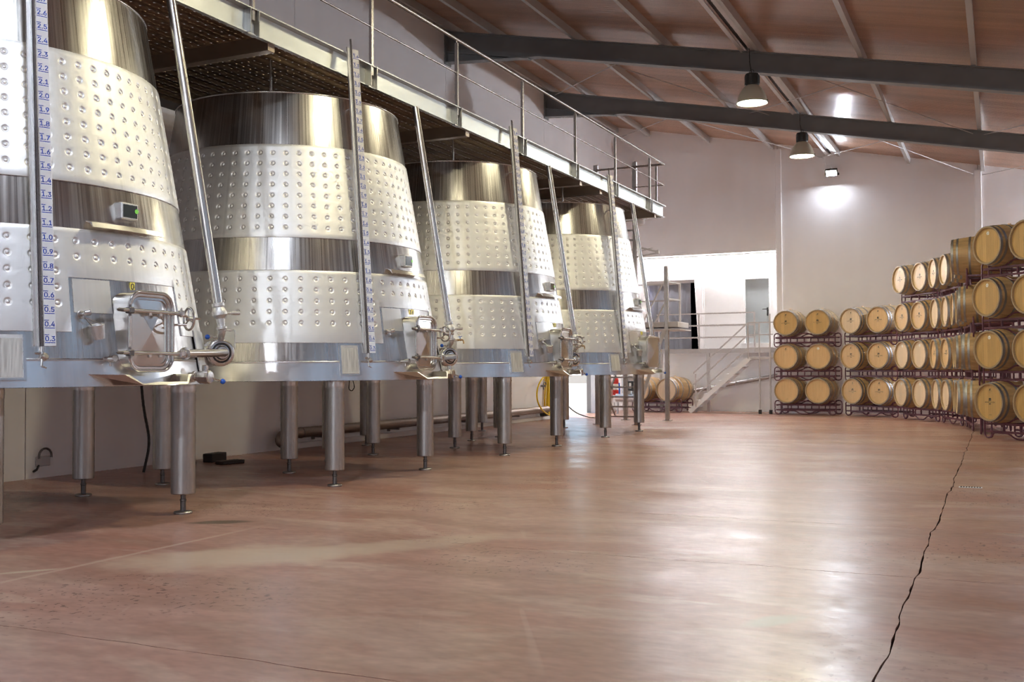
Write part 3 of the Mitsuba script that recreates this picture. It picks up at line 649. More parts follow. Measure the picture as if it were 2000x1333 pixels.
    p('outlet_valve__elbow', tube(smooth_path([K + ax * 0.05, K + ax * 0.11, K + ax * 0.10 + (tgt - K) * 0.25, tgt + np.array([0.02, 0.0, 0.0])], 0.06, 7), 0.033, 18), 'steel_mirror')
    dd = tgt - (K + ax * 0.1); dd /= np.linalg.norm(dd)
    p('outlet_valve__clamp', turned([(0.034, 0), (0.048, 0.004), (0.048, 0.02), (0.036, 0.026), (0.030, 0.06), (0.0, 0.062)], tgt - dd * 0.03, dd, 24), 'steel_polished')
    h0 = K + ax * 0.015 + np.array([0, 0, 0.108]); h1 = h0 + side * 0.135 + np.array([0, 0, 0.022]) + ax * 0.05
    sgn = 1 if (h1 - h0) @ np.array([0.70, -0.72, 0]) else 1
    p('outlet_valve__lever', cat_([cyl(h0 - [0, 0, 0.02], h0 + [0, 0, 0.035], 0.012, 12), cyl(h0 + [0, 0, 0.015], h1, 0.006, 8)]), 'steel_polished')
    p('outlet_valve__knob', trimesh.creation.icosphere(2, 0.021).apply_translation(h1), 'blue_plastic', True)
    # bracket plate that carries the outlet
    p('outlet_bracket', hull(np.vstack([[K + ax * s + q for q in (np.array([0, 0, -0.10]), -side * -0.10 + np.array([0, 0, -0.05]))] + [radial(31, 1.64, 1.10) + ax * s, radial(24, 1.70, 1.12) + ax * s] for s in (-0.12, -0.112)])), 'steel_satin', 20)
    p('outlet_shield', bx(K[0] - 0.16, K[0] + 0.02, K[1] + 0.16, K[1] + 0.17, 1.36, 1.53, 0.003), 'steel_satin')
    p('outlet_stub', cat_([cyl(radial(38, 1.64, 1.325) - ax * 0.12, K - ax * 0.12, 0.06, 18), patch(26, 46, 1.16, 1.50, 0.010, 0.010, 10)]), 'steel_satin')
    # drain valve under the tray
    s0, s1 = radial(20, 1.68, 1.14), radial(20, 1.80, 1.125); rd = np.array([math.cos(rad_(8)), math.sin(rad_(8)), 0.0])
    p('drain_valve', cat_([cyl(s0, s1, 0.030, 18), turned([(0.030, 0), (0.044, 0.003), (0.044, 0.018), (0.032, 0.022)], s0 + (s1 - s0) * 0.6, s1 - s0, 20), turned([(0.0, -0.005), (0.040, 0.0), (0.050, 0.012), (0.050, 0.085), (0.053, 0.09), (0.053, 0.105), (0.047, 0.112), (0.0, 0.114)], s1, rd, 8), cyl(s1 + rd * 0.05, s1 + rd * 0.05 + np.array([0.0, 0.012, 0.085]), 0.020, 14), turned([(0.021, 0), (0.026, 0.003), (0.026, 0.035), (0.018, 0.04), (0.0, 0.04)], s1 + rd * 0.05 + np.array([0.0, 0.010, 0.055]), (0, 0.15, 1), 12)]), 'steel_polished', 25)
    k0 = s1 + rd * 0.10; k1 = k0 + np.array([0.03, 0.12, -0.035])
    p('drain_valve__lever', cyl(k0, k1, 0.006, 8), 'steel_polished')
    p('drain_valve__knob', trimesh.creation.icosphere(2, 0.021).apply_translation(k1), 'blue_plastic', True)
    # small tap with a blue handle on the riser
    t0 = B + d * 0.20
    p('bleed_tap', cat_([cyl(t0, t0 + [0.03, 0.09, 0.0], 0.009, 10), cyl(t0 + [0.03, 0.09, 0.0], t0 + [0.05, 0.15, 0.004], 0.012, 10), tube(smooth_path([t0 + [0.05, 0.15, 0.004], t0 + [0.06, 0.18, 0.005], t0 + [0.064, 0.195, -0.04]], 0.02), 0.008, 8)]), 'brass')
    p('bleed_tap__handle', cat_([cyl(t0 + [0.045, 0.135, 0.01], t0 + [0.045, 0.135, 0.035], 0.005, 8), sqbar(t0 + [0.035, 0.11, 0.038], t0 + [0.055, 0.16, 0.046], 0.012, 0.006)]), 'blue_plastic')
    return o
base_parts, extra_parts = tank_parts(), small_parts()
cache = {}
def shared(tagk, mesh, b, s):
    if tagk not in cache: cache[tagk] = ply(mesh, b, s)
    return cache[tagk]
tank_labels = ['nearest big steel wine tank, cut by the left edge, manway numbered 0', 'second steel wine tank, manway numbered 36, between the nearest tank and the third',
               'third steel wine tank in the row, steel cup hanging beside its manway', 'farthest steel wine tank at the end of the row, manway door swung open']
codes = ['0', '36', '01', '02']
tanks = []
for i in range(4):
    t = thing('wine_tank', tank_labels[i], 'wine tank', 'conical steel wine tanks in a row'); tanks.append(t)
    at = T().translate([ROW_X, ROW_Y0 + ROW_S * i, 0])
    for k, (path, m, b, s) in enumerate(base_parts):
        if path == 'leg':
            al = T().translate([ROW_X + m[0], ROW_Y0 + ROW_S * i + m[1], 0])
            l = put('leg', leg_tube, t, al); put('collar', leg_cap, l, al); put('spindle', leg_spindle, l, al); put('foot_plate', leg_foot, l, al)
        else: put(path, shared(('b', k), m, b, s), t, at)
    n = 16 if i < 2 else 8
    put('cooling_jacket', shared(('u', n), jk_up[n], 'steel_jacket', True), t, at)
    put('cooling_jacket', shared(('l', n), jk_lo[n], 'steel_jacket', True), t, at)
    for path, (m, b) in gauge.items():
        put('gauge_bracket' if path.startswith('bracket') else path, shared(('g', path), m, b, 30), t, at)
    for k, (path, m, b, s) in enumerate(extra_parts):
        if i == 3 and path in ('clamp_bar', 'handwheel', 'handwheel_rod', 'latch_block'): continue
        if i == 0 and path.startswith('bleed_tap'): continue
        put(path, shared(('x', k), m, b, s), t, at)
    # manway door: shut on three tanks, swung open towards the viewer on the last
    if i < 3: da = T().translate([ROW_X + MXF - 0.012, ROW_Y0 + ROW_S * i, MZ])
    else: da = T().translate([ROW_X + MXF + 0.035, ROW_Y0 + ROW_S * i - 0.14, MZ]).rotate([0, 0, 1], -17).translate([0.10, -0.06, 0])
    d = put('manway_door', shared('door', door_m, 'steel_mirror', 15), t, da)
    put('seal', shared('dseal', tube(yz_ring(rrect(MW - 0.05, MH - 0.05, 0.085, 7), 0.0, 0), 0.010, 8, closed=True), 'steel_polished' if i < 3 else 'steel_polished', True), d, da)
    if i == 3:
        put('backplate', shared('dback', fix(ring_loft([yz_ring(rrect(MW - 0.05, MH - 0.05, 0.085, 7), x, 0) for x in (-0.03, -0.007)])), 'steel_satin', 30), d, da)
    for kk in [q for q in scene if q.startswith(t + '__') and q.endswith('knob') and 'valve__knob' in q and 'gauge' not in q]: labels[kk] = {'label': 'blue ball knob'}
    for j, ch in enumerate(codes[i]):
        y0 = (j - (len(codes[i]) - 1) / 2) * 0.052 - 0.012
        k = put('number_sticker', shared('stk', bx(Rz(1.795) + 0.0, Rz(1.795) + 0.004, -0.023, 0.023, 1.765, 1.825), 'yellow_label', False), t, T().translate([ROW_X, ROW_Y0 + ROW_S * i + y0, 0]))
        labels[k] = {'label': 'yellow sticker with a black digit'}
        tm = text(ch, 0.042, 0.0015, True); tm.apply_transform(mat4((0, 1, 0), (0, 0, 1), (1, 0, 0), (Rz(1.795) + 0.004, 0, 1.795)))
        put('digit', shared(('dg', ch), tm, 'ink', False), k, T().translate([ROW_X, ROW_Y0 + ROW_S * i + y0, 0]))
# steel cups hung from the sampling taps
def cup_meshes():
    c = lathe([(0.0, 0.004), (0.034, 0.004), (0.036, 0.0), (0.038, 0.0), (0.052, 0.098), (0.055, 0.10), (0.052, 0.103), (0.048, 0.098), (0.035, 0.008), (0.0, 0.008)], 32)
    c.apply_transform(trimesh.transformations.rotation_matrix(rad_(14), (1, 0, 0)))
    return c
cupm = ply(cup_meshes(), 'steel_satin', 30)
for i, w in ((0, 'nearest tank'), (2, 'third tank'), (3, 'farthest tank')):
    c = thing('steel_cup', f'small steel cup hanging from the sampling tap of the {w}', 'cup', None)
    q = on_shell(-13.2, 1.40, 0.075) + np.array([ROW_X, ROW_Y0 + ROW_S * i, 0])
    put('bowl', cupm, c, T().translate(q.tolist()))
    tp = on_shell(-16.0, 1.572, 0.052) + np.array([ROW_X, ROW_Y0 + ROW_S * i, -0.02])
    obj('hanger', cat_([cyl(q + [0.0, 0.03, 0.10], tp, 0.0035, 6), cyl(q + [0.0, -0.07, 0.09], tp, 0.0035, 6)]), 'steel_polished', c)

# ------------------------------------------------------------------ walkway above the tanks
walk = thing('walkway', 'raised steel walkway with handrail running above the whole row of tanks', 'walkway')
EX, IX, Y0w, Y1w, DZ = -6.20, -8.85, 2.2, 20.64, 4.51
obj('edge_beam', cat_([bx(EX - 0.03, EX - 0.022, Y0w, Y1w, 4.278, DZ), bx(EX - 0.028, EX + 0.05, Y0w, Y1w, DZ - 0.012, DZ), bx(EX - 0.028, EX + 0.02, Y0w, Y1w, 4.274, 4.284)]), 'galvanised', walk, smooth=False)
obj('edge_beam', cat_([bx(IX, IX + 0.008, Y0w, Y1w, 4.278, DZ), bx(IX - 0.05, IX + 0.008, Y0w, Y1w, DZ - 0.012, DZ)]), 'galvanised', walk, smooth=False)
obj('end_beam', cat_([bx(IX, EX - 0.022, Y1w - 0.008, Y1w, 4.278, DZ), bx(IX, EX - 0.02, Y1w - 0.05, Y1w, 4.274, 4.284)]), 'galvanised', walk, smooth=False)
def plank_mesh(w, L, pitch=0.11):
    """A perforated deck plank along y, folded edges down; square holes in two rows."""
    ys = [0.0]
    for k in range(int(L / pitch)): ys += [k * pitch + 0.045, k * pitch + 0.063]
    ys.append(L); xs = [0.0, w * 0.25 - 0.009, w * 0.25 + 0.009, w * 0.75 - 0.009, w * 0.75 + 0.009, w]
    nx, ny = len(xs), len(ys)
    v = np.array([(x, y, 0.0) for y in ys for x in xs]); f = []
    for j in range(ny - 1):
        for i in range(nx - 1):
            if j % 2 == 1 and i in (1, 3): continue
            a = j * nx + i; f.append((a, a + 1, a + nx + 1, a + nx))
    top = tri(v, f); lips = [bx(0, 0.003, 0, L, -0.045, 0), bx(w - 0.003, w, 0, L, -0.045, 0)]
    return cat_([top] + lips)
npl = 16; pw = (EX - 0.04 - IX - 0.01) / npl
pk = ply(plank_mesh(pw - 0.006, Y1w - Y0w - 0.02), 'grating', False)
for k in range(npl): put('plank', pk, walk, T().translate([IX + 0.012 + k * pw, Y0w + 0.01, DZ - 0.09]))
for y in (3.95, 7.92, 11.95, 16.0, 16.95, 20.1):
    obj('cross_beam', cat_([bx(IX, EX - 0.03, y - 0.006, y + 0.006, 4.215, 4.37), bx(IX, EX - 0.03, y - 0.05, y + 0.05, 4.208, 4.218), bx(EX - 0.03, EX - 0.022, y - 0.05, y + 0.05, 4.21, 4.30)]), 'grating', walk, smooth=False)
    obj('wall_bracket', cat_([bx(WX, IX + 0.05, y - 0.03, y + 0.03, 4.30, 4.40), sqbar((WX + 0.03, y, 3.6), (IX + 0.1, y, 4.32), 0.05)]), 'grating', walk, smooth=False)
post_y = [3.56, 5.58, 7.596, 9.605, 11.59, 13.60, 15.67, 17.61, 19.63]
for y in post_y:
    k = obj('post', bx(EX - 0.005, EX + 0.035, y - 0.02, y + 0.02, 4.40, 5.33, 0.004), 'rail_steel', walk)
    obj('bracket', cat_([bx(EX - 0.022, EX + 0.06, y + 0.045, y + 0.055, 4.262, DZ + 0.004), bx(EX - 0.022, EX + 0.06, y - 0.075, y - 0.067, 4.275, DZ - 0.013), bx(EX - 0.020, EX + 0.03, y - 0.075, y + 0.055, 4.262, 4.272), bx(EX - 0.018, EX - 0.006, y - 0.075, y + 0.055, 4.272, DZ - 0.014)]), 'steel_leg', k, smooth=False)
    obj('tip', cyl((EX + 0.015, y, 5.33), (EX + 0.015, y, 5.36), 0.009, 8), 'rail_steel', k)
obj('handrail', cyl((EX + 0.015, Y0w, 5.375), (EX + 0.015, Y1w - 0.02, 5.375), 0.022, 14), 'rail_steel', walk)
obj('middle_rail', cyl((EX + 0.015, Y0w, 4.945), (EX + 0.015, Y1w - 0.02, 4.945), 0.011, 10), 'rail_steel', walk)
obj('end_handrail', cyl((EX + 0.015, Y1w - 0.02, 5.375), (-7.66, Y1w - 0.02, 5.375), 0.022, 14), 'rail_steel', walk)
obj('end_middle_rail', cyl((EX + 0.015, Y1w - 0.02, 4.945), (-6.83, Y1w - 0.02, 4.945), 0.011, 10), 'rail_steel', walk)
obj('end_post', bx(EX - 0.17, EX - 0.13, Y1w - 0.045, Y1w - 0.005, DZ - 0.02, 5.35, 0.004), 'rail_steel', walk)
for i in range(4):
    for a in (-62, -8, 70, 150):
        q = radial(a, 1.17, 4.06) + np.array([ROW_X, ROW_Y0 + ROW_S * i, 0])
        if IX + 0.1 < q[0] < EX - 0.02: obj('stub', cyl(q - [0, 0, 0.01], [q[0], q[1], 4.42], 0.014, 10), 'rail_steel', walk)

# ladder tower at the end of the walkway
lad = thing('ladder', 'steel ladder with square uprights at the far end of the walkway', 'ladder')
for x in (-7.71, -6.85):
    obj('upright', bx(x - 0.045, x + 0.045, 20.67, 20.76, 0, 5.50, 0.005), 'rail_steel', lad)
    obj('base_plate', bx(x - 0.08, x + 0.08, 20.62, 20.81, 0, 0.012), 'rail_steel', lad)
for k in range(21):
    obj('rung', sqbar((-7.67, 20.715, 0.17 + k * 0.205), (-6.89, 20.715, 0.17 + k * 0.205), 0.05, 0.03), 'rail_steel', lad)
for za, zb, ya, yb in ((0.2, 1.0, 20.75, 21.5), (0.95, 0.15, 20.75, 21.5)):
    obj('brace', sqbar((-7.66, ya, za), (-7.60, yb, zb), 0.03, 0.03), 'rail_steel', lad)
# stair tower behind it
tw = thing('access_platform', 'small steel platform on tall square posts with slanting braces behind the last tank', 'platform')
for x, h in ((-6.765, 3.48), (-7.75, 3.48)):
    obj('post', bx(x - 0.045, x + 0.045, 22.60, 22.69, 0, h, 0.005), 'rail_steel', tw)
    obj('base_plate', bx(x - 0.09, x + 0.09, 22.55, 22.74, 0, 0.012), 'rail_steel', tw)
obj('landing', cat_([bx(-7.7, -6.50, 22.62, 23.5, 2.10, 2.22, 0.006), bx(-7.7, -6.44, 22.60, 23.5, 2.03, 2.06)]), 'rail_grey', tw)
for (xa, za, xb, zb, w) in ((-6.80, 3.13, -7.30, 2.22, 0.028), (-6.80, 2.62, -7.22, 1.80, 0.028), (-6.80, 2.05, -7.50, 0.05, 0.075)):
    obj('brace', sqbar((xa, 22.58, za), (xb, 22.58, zb), w, 0.03, up=(0, 1, 0)), 'rail_grey', tw)
obj('rail_post', bx(-6.585, -6.545, 23.0, 23.04, 2.2, 3.13, 0.004), 'rail_grey', tw)
for z in (3.10, 2.72): obj('rail', cat_([sqbar((-7.7, 23.02, z), (-6.55, 23.02, z), 0.035, 0.03), sqbar((-6.77, 22.65, z + 0.03), (-6.565, 23.02, z), 0.03, 0.03)]), 'rail_grey', tw)
g = thing('swing_gate', 'small grey metal frame sticking out from the ladder below the walkway', 'gate')
obj('frame', cat_([sqbar((-6.83, 20.72, 3.72), (-6.30, 20.5, 3.56), 0.035), sqbar((-6.83, 20.72, 3.50), (-6.30, 20.5, 3.54), 0.03), sqbar((-6.83, 20.72, 3.60), (-6.45, 20.62, 3.66), 0.02)]), 'rail_grey', g)
obj('end_stop', bx(-6.32, -6.27, 20.47, 20.53, 3.52, 3.60, 0.006), 'rail_grey', g)
dl = thing('dome_lamp', 'small round pale dome lamp under the end of the walkway', 'lamp')
obj('dome', turned([(0.0, 0.0), (0.05, 0.004), (0.085, 0.03), (0.10, 0.07), (0.10, 0.11), (0.0, 0.11)], (-6.62, 20.35, 4.10), (0, 0, 1), 28), 'white_paint', dl)
obj('base_ring', turned([(0.0, 0.11), (0.11, 0.11), (0.11, 0.21), (0.0, 0.21)], (-6.62, 20.35, 4.10), (0, 0, 1), 28), 'rail_grey', dl)

# ------------------------------------------------------------------ office landing in the recess
door = struct('door_1', bx(DR[0], DR[2], RY + 0.03, RY + 0.075, DR[1], DR[3], 0.004), 'door_grey')
fr = bx
for a in ((DR[0] - 0.03, DR[0] + 0.02, DR[1], DR[3]), (DR[2] - 0.02, DR[2] + 0.03, DR[1], DR[3]), (DR[0] - 0.03, DR[2] + 0.03, DR[3] - 0.02, DR[3] + 0.03)):
    obj('frame', bx(a[0], a[1], RY - 0.012, RY + 0.08, a[2], a[3], 0.004), 'white_paint', door)
hd = obj('handle', cat_([bx(DR[2] - 0.085, DR[2] - 0.045, RY + 0.012, RY + 0.03, 2.56, 2.78, 0.005), cyl((DR[2] - 0.065, RY + 0.02, 2.73), (DR[2] - 0.065, RY - 0.03, 2.73), 0.011, 10), cyl((DR[2] - 0.06, RY - 0.03, 2.73), (DR[2] - 0.19, RY - 0.03, 2.735), 0.011, 10)]), 'black_rubber', door)
obj('sill', bx(DR[0] - 0.05, DR[2] + 0.05, RY - 0.25, RY + 0.02, 1.66, DR[1], 0.004), 'white_paint', door)
win = struct('window_1', cat_([bx(WIN[0] - 0.05, WIN[2] + 0.05, RY - 0.02, RY + 0.02, WIN[3] - 0.02, WIN[3] + 0.05), bx(WIN[0] - 0.05, WIN[0] + 0.03, RY - 0.02, RY + 0.1, WIN[1], WIN[3]), bx(WIN[2] - 0.02, WIN[2] + 0.03, RY - 0.02, RY + 0.1, WIN[1], WIN[3])]), 'white_paint')
# dark room behind it
rm = [bx(WIN[0] - 0.6, WIN[2] + 0.5, 29.6, 29.7, 1.3, 4.2), bx(WIN[0] - 0.7, WIN[0] - 0.6, RY + 0.12, 29.7, 1.3, 4.2), bx(WIN[2] + 0.5, WIN[2] + 0.6, RY + 0.12, 29.7, 1.3, 4.2), bx(WIN[0] - 0.7, WIN[2] + 0.6, RY + 0.12, 29.7, 4.1, 4.2), bx(WIN[0] - 0.7, WIN[2] + 0.6, RY + 0.12, 29.7, 1.2, 1.3)]
struct('wall_inner_room', cat_(rm), 'black_void')
cur = thing('strip_curtain', 'grey see-through plastic strip curtain hanging in the office opening', 'curtain')
obj('rail', bx(WIN[0], WIN[2], RY + 0.02, RY + 0.07, WIN[3] - 0.10, WIN[3] - 0.02), 'rail_grey', cur)
def strip_mesh(x, w, seed, y):
    n, k = 9, 14; v = []
    for j in range(k):
        z = WIN[3] - 0.10 - j / (k - 1) * (WIN[3] - 0.12 - WIN[1])
        for i in range(n):
            u = i / (n - 1); b = 0.012 * math.sin(u * math.pi) + 0.014 * (meshkit.noise(np.array([[u * 2, z * 1.3, seed]]), seed)[0] - 0.5)
            v.append((x + u * w + 0.01 * math.sin(seed * 3 + z * 2), y - b, z))
    f = [(j * n + i, j * n + i + 1, (j + 1) * n + i + 1, (j + 1) * n + i) for j in range(k - 1) for i in range(n - 1)]
    return tri(v, f)
for k in range(8): obj('strip', strip_mesh(WIN[0] + 0.04 + k * 0.155, 0.175, k + 1, RY + 0.03 + 0.012 * (k % 2)), 'curtain_pvc', cur, smooth=True)
lf = thing('door_leaf', 'pale lilac door leaf standing ajar at the right side of the curtained opening', 'door')
obj('leaf', hull([(WIN[2] - 0.24, RY - 0.02, WIN[3] - 0.02), (WIN[2] - 0.01, RY - 0.05, WIN[3] - 0.02), (WIN[2] - 0.14, RY - 0.02, WIN[1]), (WIN[2] - 0.01, RY - 0.05, WIN[1]), (WIN[2] - 0.24, RY + 0.02, WIN[3] - 0.02), (WIN[2] - 0.01, RY + 0.02, WIN[3] - 0.02), (WIN[2] - 0.14, RY + 0.02, WIN[1]), (WIN[2] - 0.01, RY + 0.02, WIN[1])]), 'wall_paint', lf, smooth=20)
bs = thing('blue_panel', 'blue panel behind the plastic strip curtain', 'panel')
obj('board', bx(WIN[0] + 0.02, WIN[0] + 0.22, RY + 0.10, RY + 0.13, 2.6, 3.5, 0.004), 'blue_plastic', bs)
# landing and its railing
lan = thing('landing', 'white landing with grey edge channel below the office door and curtain', 'landing')
for k in range(6): obj('deck_bar', bx(-8.45, -5.22, 27.43 + k * 0.08, 27.46 + k * 0.08, 1.58, 1.66), 'rail_grey', lan, smooth=False)
obj('edge_channel', cat_([bx(-8.45, -5.18, 27.36, 27.42, 1.575, 1.69), bx(-8.45, -5.18, 27.34, 27.42, 1.68, 1.69), bx(-8.45, -5.18, 27.34, 27.42, 1.57, 1.58)]), 'rail_grey', lan, smooth=False)
for x in (-7.05, -8.35): obj('leg', bx(x - 0.04, x + 0.04, 27.37, 27.45, 0, 1.58, 0.004), 'rail_grey', lan)
for x in (-7.28, -5.80, -8.40): obj('rail_post', bx(x - 0.02, x + 0.02, 27.345, 27.385, 1.60, 2.64, 0.004), 'rail_grey', lan)
for z, r in ((2.63, 0.014), (2.31, 0.019), (1.99, 0.019)): obj('rail', sqbar((-8.45, 27.36, z), (-5.80, 27.36, z), r * 2, r * 2.2), 'rail_grey', lan)
obj('lower_step', bx(-5.86, -5.18, 26.75, 27.36, 1.39, 1.45, 0.004), 'rail_grey', lan)
stair = thing('stair', 'steep white steel stair with tube railing climbing to the office landing', 'stair')
for y in (26.75, 27.28):
    obj('stringer', sqbar((-7.40, y, 0.02), (-5.80, y, 1.43), 0.02, 0.115), 'white_paint', stair)
for k in range(8):
    q = (k + 0.6) / 8.2; x = -7.40 + 1.6 * q; z = 0.02 + 1.41 * q
    obj('tread', bx(x - 0.12, x + 0.10, 26.76, 27.27, z + 0.02, z + 0.045, 0.003), 'white_paint', stair)
for dz in (0.93, 0.62, 0.28): obj('handrail' if dz > 0.9 else 'middle_rail', cat_([sqbar((-7.28, 26.74, 0.13 + dz * 0.98), (-5.84, 26.74, 1.40 + dz), 0.03, 0.034), sqbar((-5.84, 26.74, 1.40 + dz), (-5.20, 26.74, 1.40 + dz), 0.03, 0.03)]), 'rail_grey', stair)
for x, z0, z1 in ((-7.22, 0.16, 1.02), (-5.84, 1.40, 2.33), (-5.55, 0.0, 2.33), (-5.28, 0.0, 2.55)):
    k = obj('rail_post', bx(x - 0.018, x + 0.018, 26.72, 26.756, z0, z1, 0.004), 'rail_grey', stair)
    if z0 == 0: obj('rubber_foot', bx(x - 0.035, x + 0.035, 26.70, 26.776, 0, 0.10, 0.004), 'black_rubber', k)
# slanting pipe on the lower wall
pw_ = thing('slanting_pipe', 'long pale pipe slanting up along the wall behind the stair', 'pipe')
obj('tube', cyl((-8.3, RY - 0.06, 0.42), (-5.25, RY - 0.06, 0.98), 0.05, 14), 'rail_steel', pw_)
for x in (-7.6, -6.4, -5.5):
    z = 0.42 + (x + 8.3) / 3.05 * 0.56; obj('clip', bx(x - 0.02, x + 0.02, RY - 0.115, RY, z - 0.06, z + 0.06, 0.003), 'rail_grey', pw_)
# light tubes behind the edge of the overhang
for k in range(2):
    t = thing('light_tube', ['left', 'right'][k] + ' white light tube tucked under the overhang above the office landing', 'lamp')
    x0 = -9.3 + k * 2.1
    obj('batten', bx(x0, x0 + 1.9, RY - 0.14, RY - 0.06, LZ - 0.035, LZ - 0.005, 0.004), 'white_paint', t)
    m = cyl((x0 + 0.05, RY - 0.10, LZ - 0.056), (x0 + 1.85, RY - 0.10, LZ - 0.056), 0.016, 8); fix(m)
    scene[num(t + '__tube')] = {**mikit.ply(m, 'white_paint', False), 'emitter': {'type': 'area', 'radiance': {'type': 'rgb', 'value': list(TUBE)}}}

# ------------------------------------------------------------------ barrels and racks
BL, RB, RH = 0.94, 0.348, 0.302
def barrel_meshes():
    ns, sub = 26, 3; n = ns * sub + 1; k = 13
    an = np.arange(n) * 2 * np.pi / (n - 1); xs = np.linspace(-BL / 2, BL / 2, k)
    v, uv = [], []
    for x in xs:
        r0 = RB - (RB - RH) * (2 * x / BL) ** 2
        r = np.where(np.arange(n) % sub == 0, r0 - 0.0022, r0)
        v.append(np.stack([np.full(n, x), r * np.cos(an), r * np.sin(an)], 1)); uv.append(np.stack([np.full(n, x), an / (2 * np.pi)], 1))
    f = [(j * n + i, j * n + i + 1, (j + 1) * n + i + 1, (j + 1) * n + i) for j in range(k - 1) for i in range(n - 1)]
    V = np.vstack(v); U = np.vstack(uv)
    body = tri(V, f)
    if (body.face_normals * body.triangles_center * [0, 1, 1]).sum(1).mean() < 0: body.invert()
    # chime: end grain and the inside of the rim
    ch = []
    for s in (-1, 1):
        a = np.arange(52) * 2 * np.pi / 52
        rings = [np.stack([np.full(52, s * x), r * np.cos(a), r * np.sin(a)], 1) for x, r in ((BL / 2, RH - 0.001), (BL / 2, RH - 0.022), (BL / 2 - 0.045, RH - 0.028))]
        ch.append(ring_loft(rings, False))
    chime = ch
    a = np.arange(40) * 2 * np.pi / 40; R = RH - 0.024
    hv = np.vstack([[[0, 0, 0]], np.stack([a * 0, R * np.cos(a), R * np.sin(a)], 1)])
    hu = np.stack([hv[:, 1] / (2 * R) + 0.5, hv[:, 2] / (2 * R) + 0.5], 1)
    head = trimesh.Trimesh(hv, [(0, 1 + i, 1 + (i + 1) % 40) for i in range(40)], process=False)
    def hoop(x, w=0.038):
        pr = [(x - w / 2, 0.0), (x - w / 2, 0.0045), (x + w / 2, 0.0045), (x + w / 2, 0.0)]
        a = np.arange(56) * 2 * np.pi / 56
        rings = [np.stack([np.full(56, xx), (RB - (RB - RH) * (2 * xx / BL) ** 2 + o) * np.cos(a), (RB - (RB - RH) * (2 * xx / BL) ** 2 + o) * np.sin(a)], 1) for xx, o in pr]
        return ring_loft(rings, False)
    hoops = [hoop(s * x, w) for s in (-1, 1) for x, w in ((0.448, 0.040), (0.365, 0.036), (0.165, 0.034))]
    bung = turned([(0.0, 0.0), (0.03, 0.0), (0.026, 0.03), (0.0, 0.032)], (0, 0, RB - 0.008), (0, 0, 1), 14)
    return body, U, chime, head, hu, hoops, bung
body, bU, chime, head, hU, hoops, bung = barrel_meshes()
# local frame of a barrel: +x is the head that faces the room
B_body = [mikit.ply(body, b, True, uv=bU) for b in ('oak_staves', 'oak_staves_grey')]
B_chime = [ply(q, 'oak_staves_grey', 30) for q in chime]; B_hoop = [ply(h, 'hoop_steel', 30) for h in hoops]; B_bung = ply(bung, 'oak_head_pale', 30)
hf = head.copy(); hf.apply_translation((BL / 2 - 0.036, 0, 0)); hb = head.copy(); hb.apply_translation((-BL / 2 + 0.036, 0, 0)); hb.invert()
B_head = {c: mikit.ply(hf, 'oak_head_' + c, False, uv=hU) for c in ('golden', 'warm', 'pale')}
B_back = mikit.ply(hb, 'oak_head_warm', False, uv=hU)
HX = BL / 2 - 0.036
def on_head(m):
    m.apply_transform(mat4((0, 1, 0), (0, 0, 1), (1, 0, 0), (HX + 0.0006, 0, 0))); return m
def moved(m, x, y): m.apply_translation((x, y, 0)); return m
sq = [bx(-0.023, 0.023, 0.018, 0.022, 0, 0.001), bx(-0.023, -0.004, 0.022, 0.064, 0, 0.001), bx(-0.004, 0.023, 0.046, 0.064, 0, 0.001), bx(0.008, 0.023, 0.022, 0.046, 0, 0.001)]
stamp = cat_(sq + [moved(text('WINEBERRYREINA', 0.017, 0.001), 0, -0.002), bx(-0.019, 0.019, -0.036, -0.022, 0, 0.001)])
leafp = extrude(Polygon([(-0.012, -0.012), (0.004, -0.016), (0.014, 0.0), (0.012, 0.024), (0.0, 0.012), (-0.010, 0.004)]), 0.001)
cooper = cat_([moved(leafp, 0.0, 0.20), moved(text('TONELERIA', 0.009, 0.001), 0, 0.176), bx(-0.016, 0.010, 0.150, 0.155, 0, 0.001)])
foot_txt = cat_([moved(text('RESERVA', 0.009, 0.001), 0, -0.205)])
B_stamp, B_coop, B_foot = ply(on_head(stamp), 'ink', False), ply(on_head(cooper), 'ink', False), ply(on_head(foot_txt), 'ink', False)
st_ = turned([(0.0, 0.0), (0.030, 0.0), (0.030, 0.0015), (0.0, 0.0015)], (HX, 0, 0.195), (1, 0, 0), 24)
B_stick = ply(st_, 'paper', 30)
tick = cat_([sqbar((HX + 0.002, -0.014, 0.198), (HX + 0.002, -0.003, 0.188), 0.004, 0.001), sqbar((HX + 0.002, -0.003, 0.188), (HX + 0.002, 0.016, 0.204), 0.004, 0.001)])
B_tick = ply(tick, 'ink', False)
def barrel(cx, cy, cz, th, label, tone='golden', mark='stamp', grey=0, roll=0, group=None):
    """th: the angle in degrees that the head turns from -y towards -x."""
    b = thing('wine_barrel', label, 'barrel', group)
    at = T().translate([cx, cy, cz]).rotate([0, 0, 1], -90 - th)
    put('staves', B_body[grey], b, at); [put('chime', q, b, at) for q in B_chime]
    h = put('head', B_head[tone], b, at); put('head', B_back, b, at)
    for q in B_hoop: put('hoop', q, b, at)
    put('bung', B_bung, b, at)
    if mark == 'stamp': put('stamp', B_stamp, h, at); put('stamp', B_coop, h, at)
    elif mark == 'stampfoot': put('stamp', B_stamp, h, at); put('stamp', B_coop, h, at); put('stamp', B_foot, h, at)
    elif mark == 'sticker': put('sticker', B_stick, h, at); put('tick', B_tick, h, at)
    elif mark == 'foot': put('stamp', B_foot, h, at)
    elif mark == 'cooper': put('stamp', B_coop, h, at)
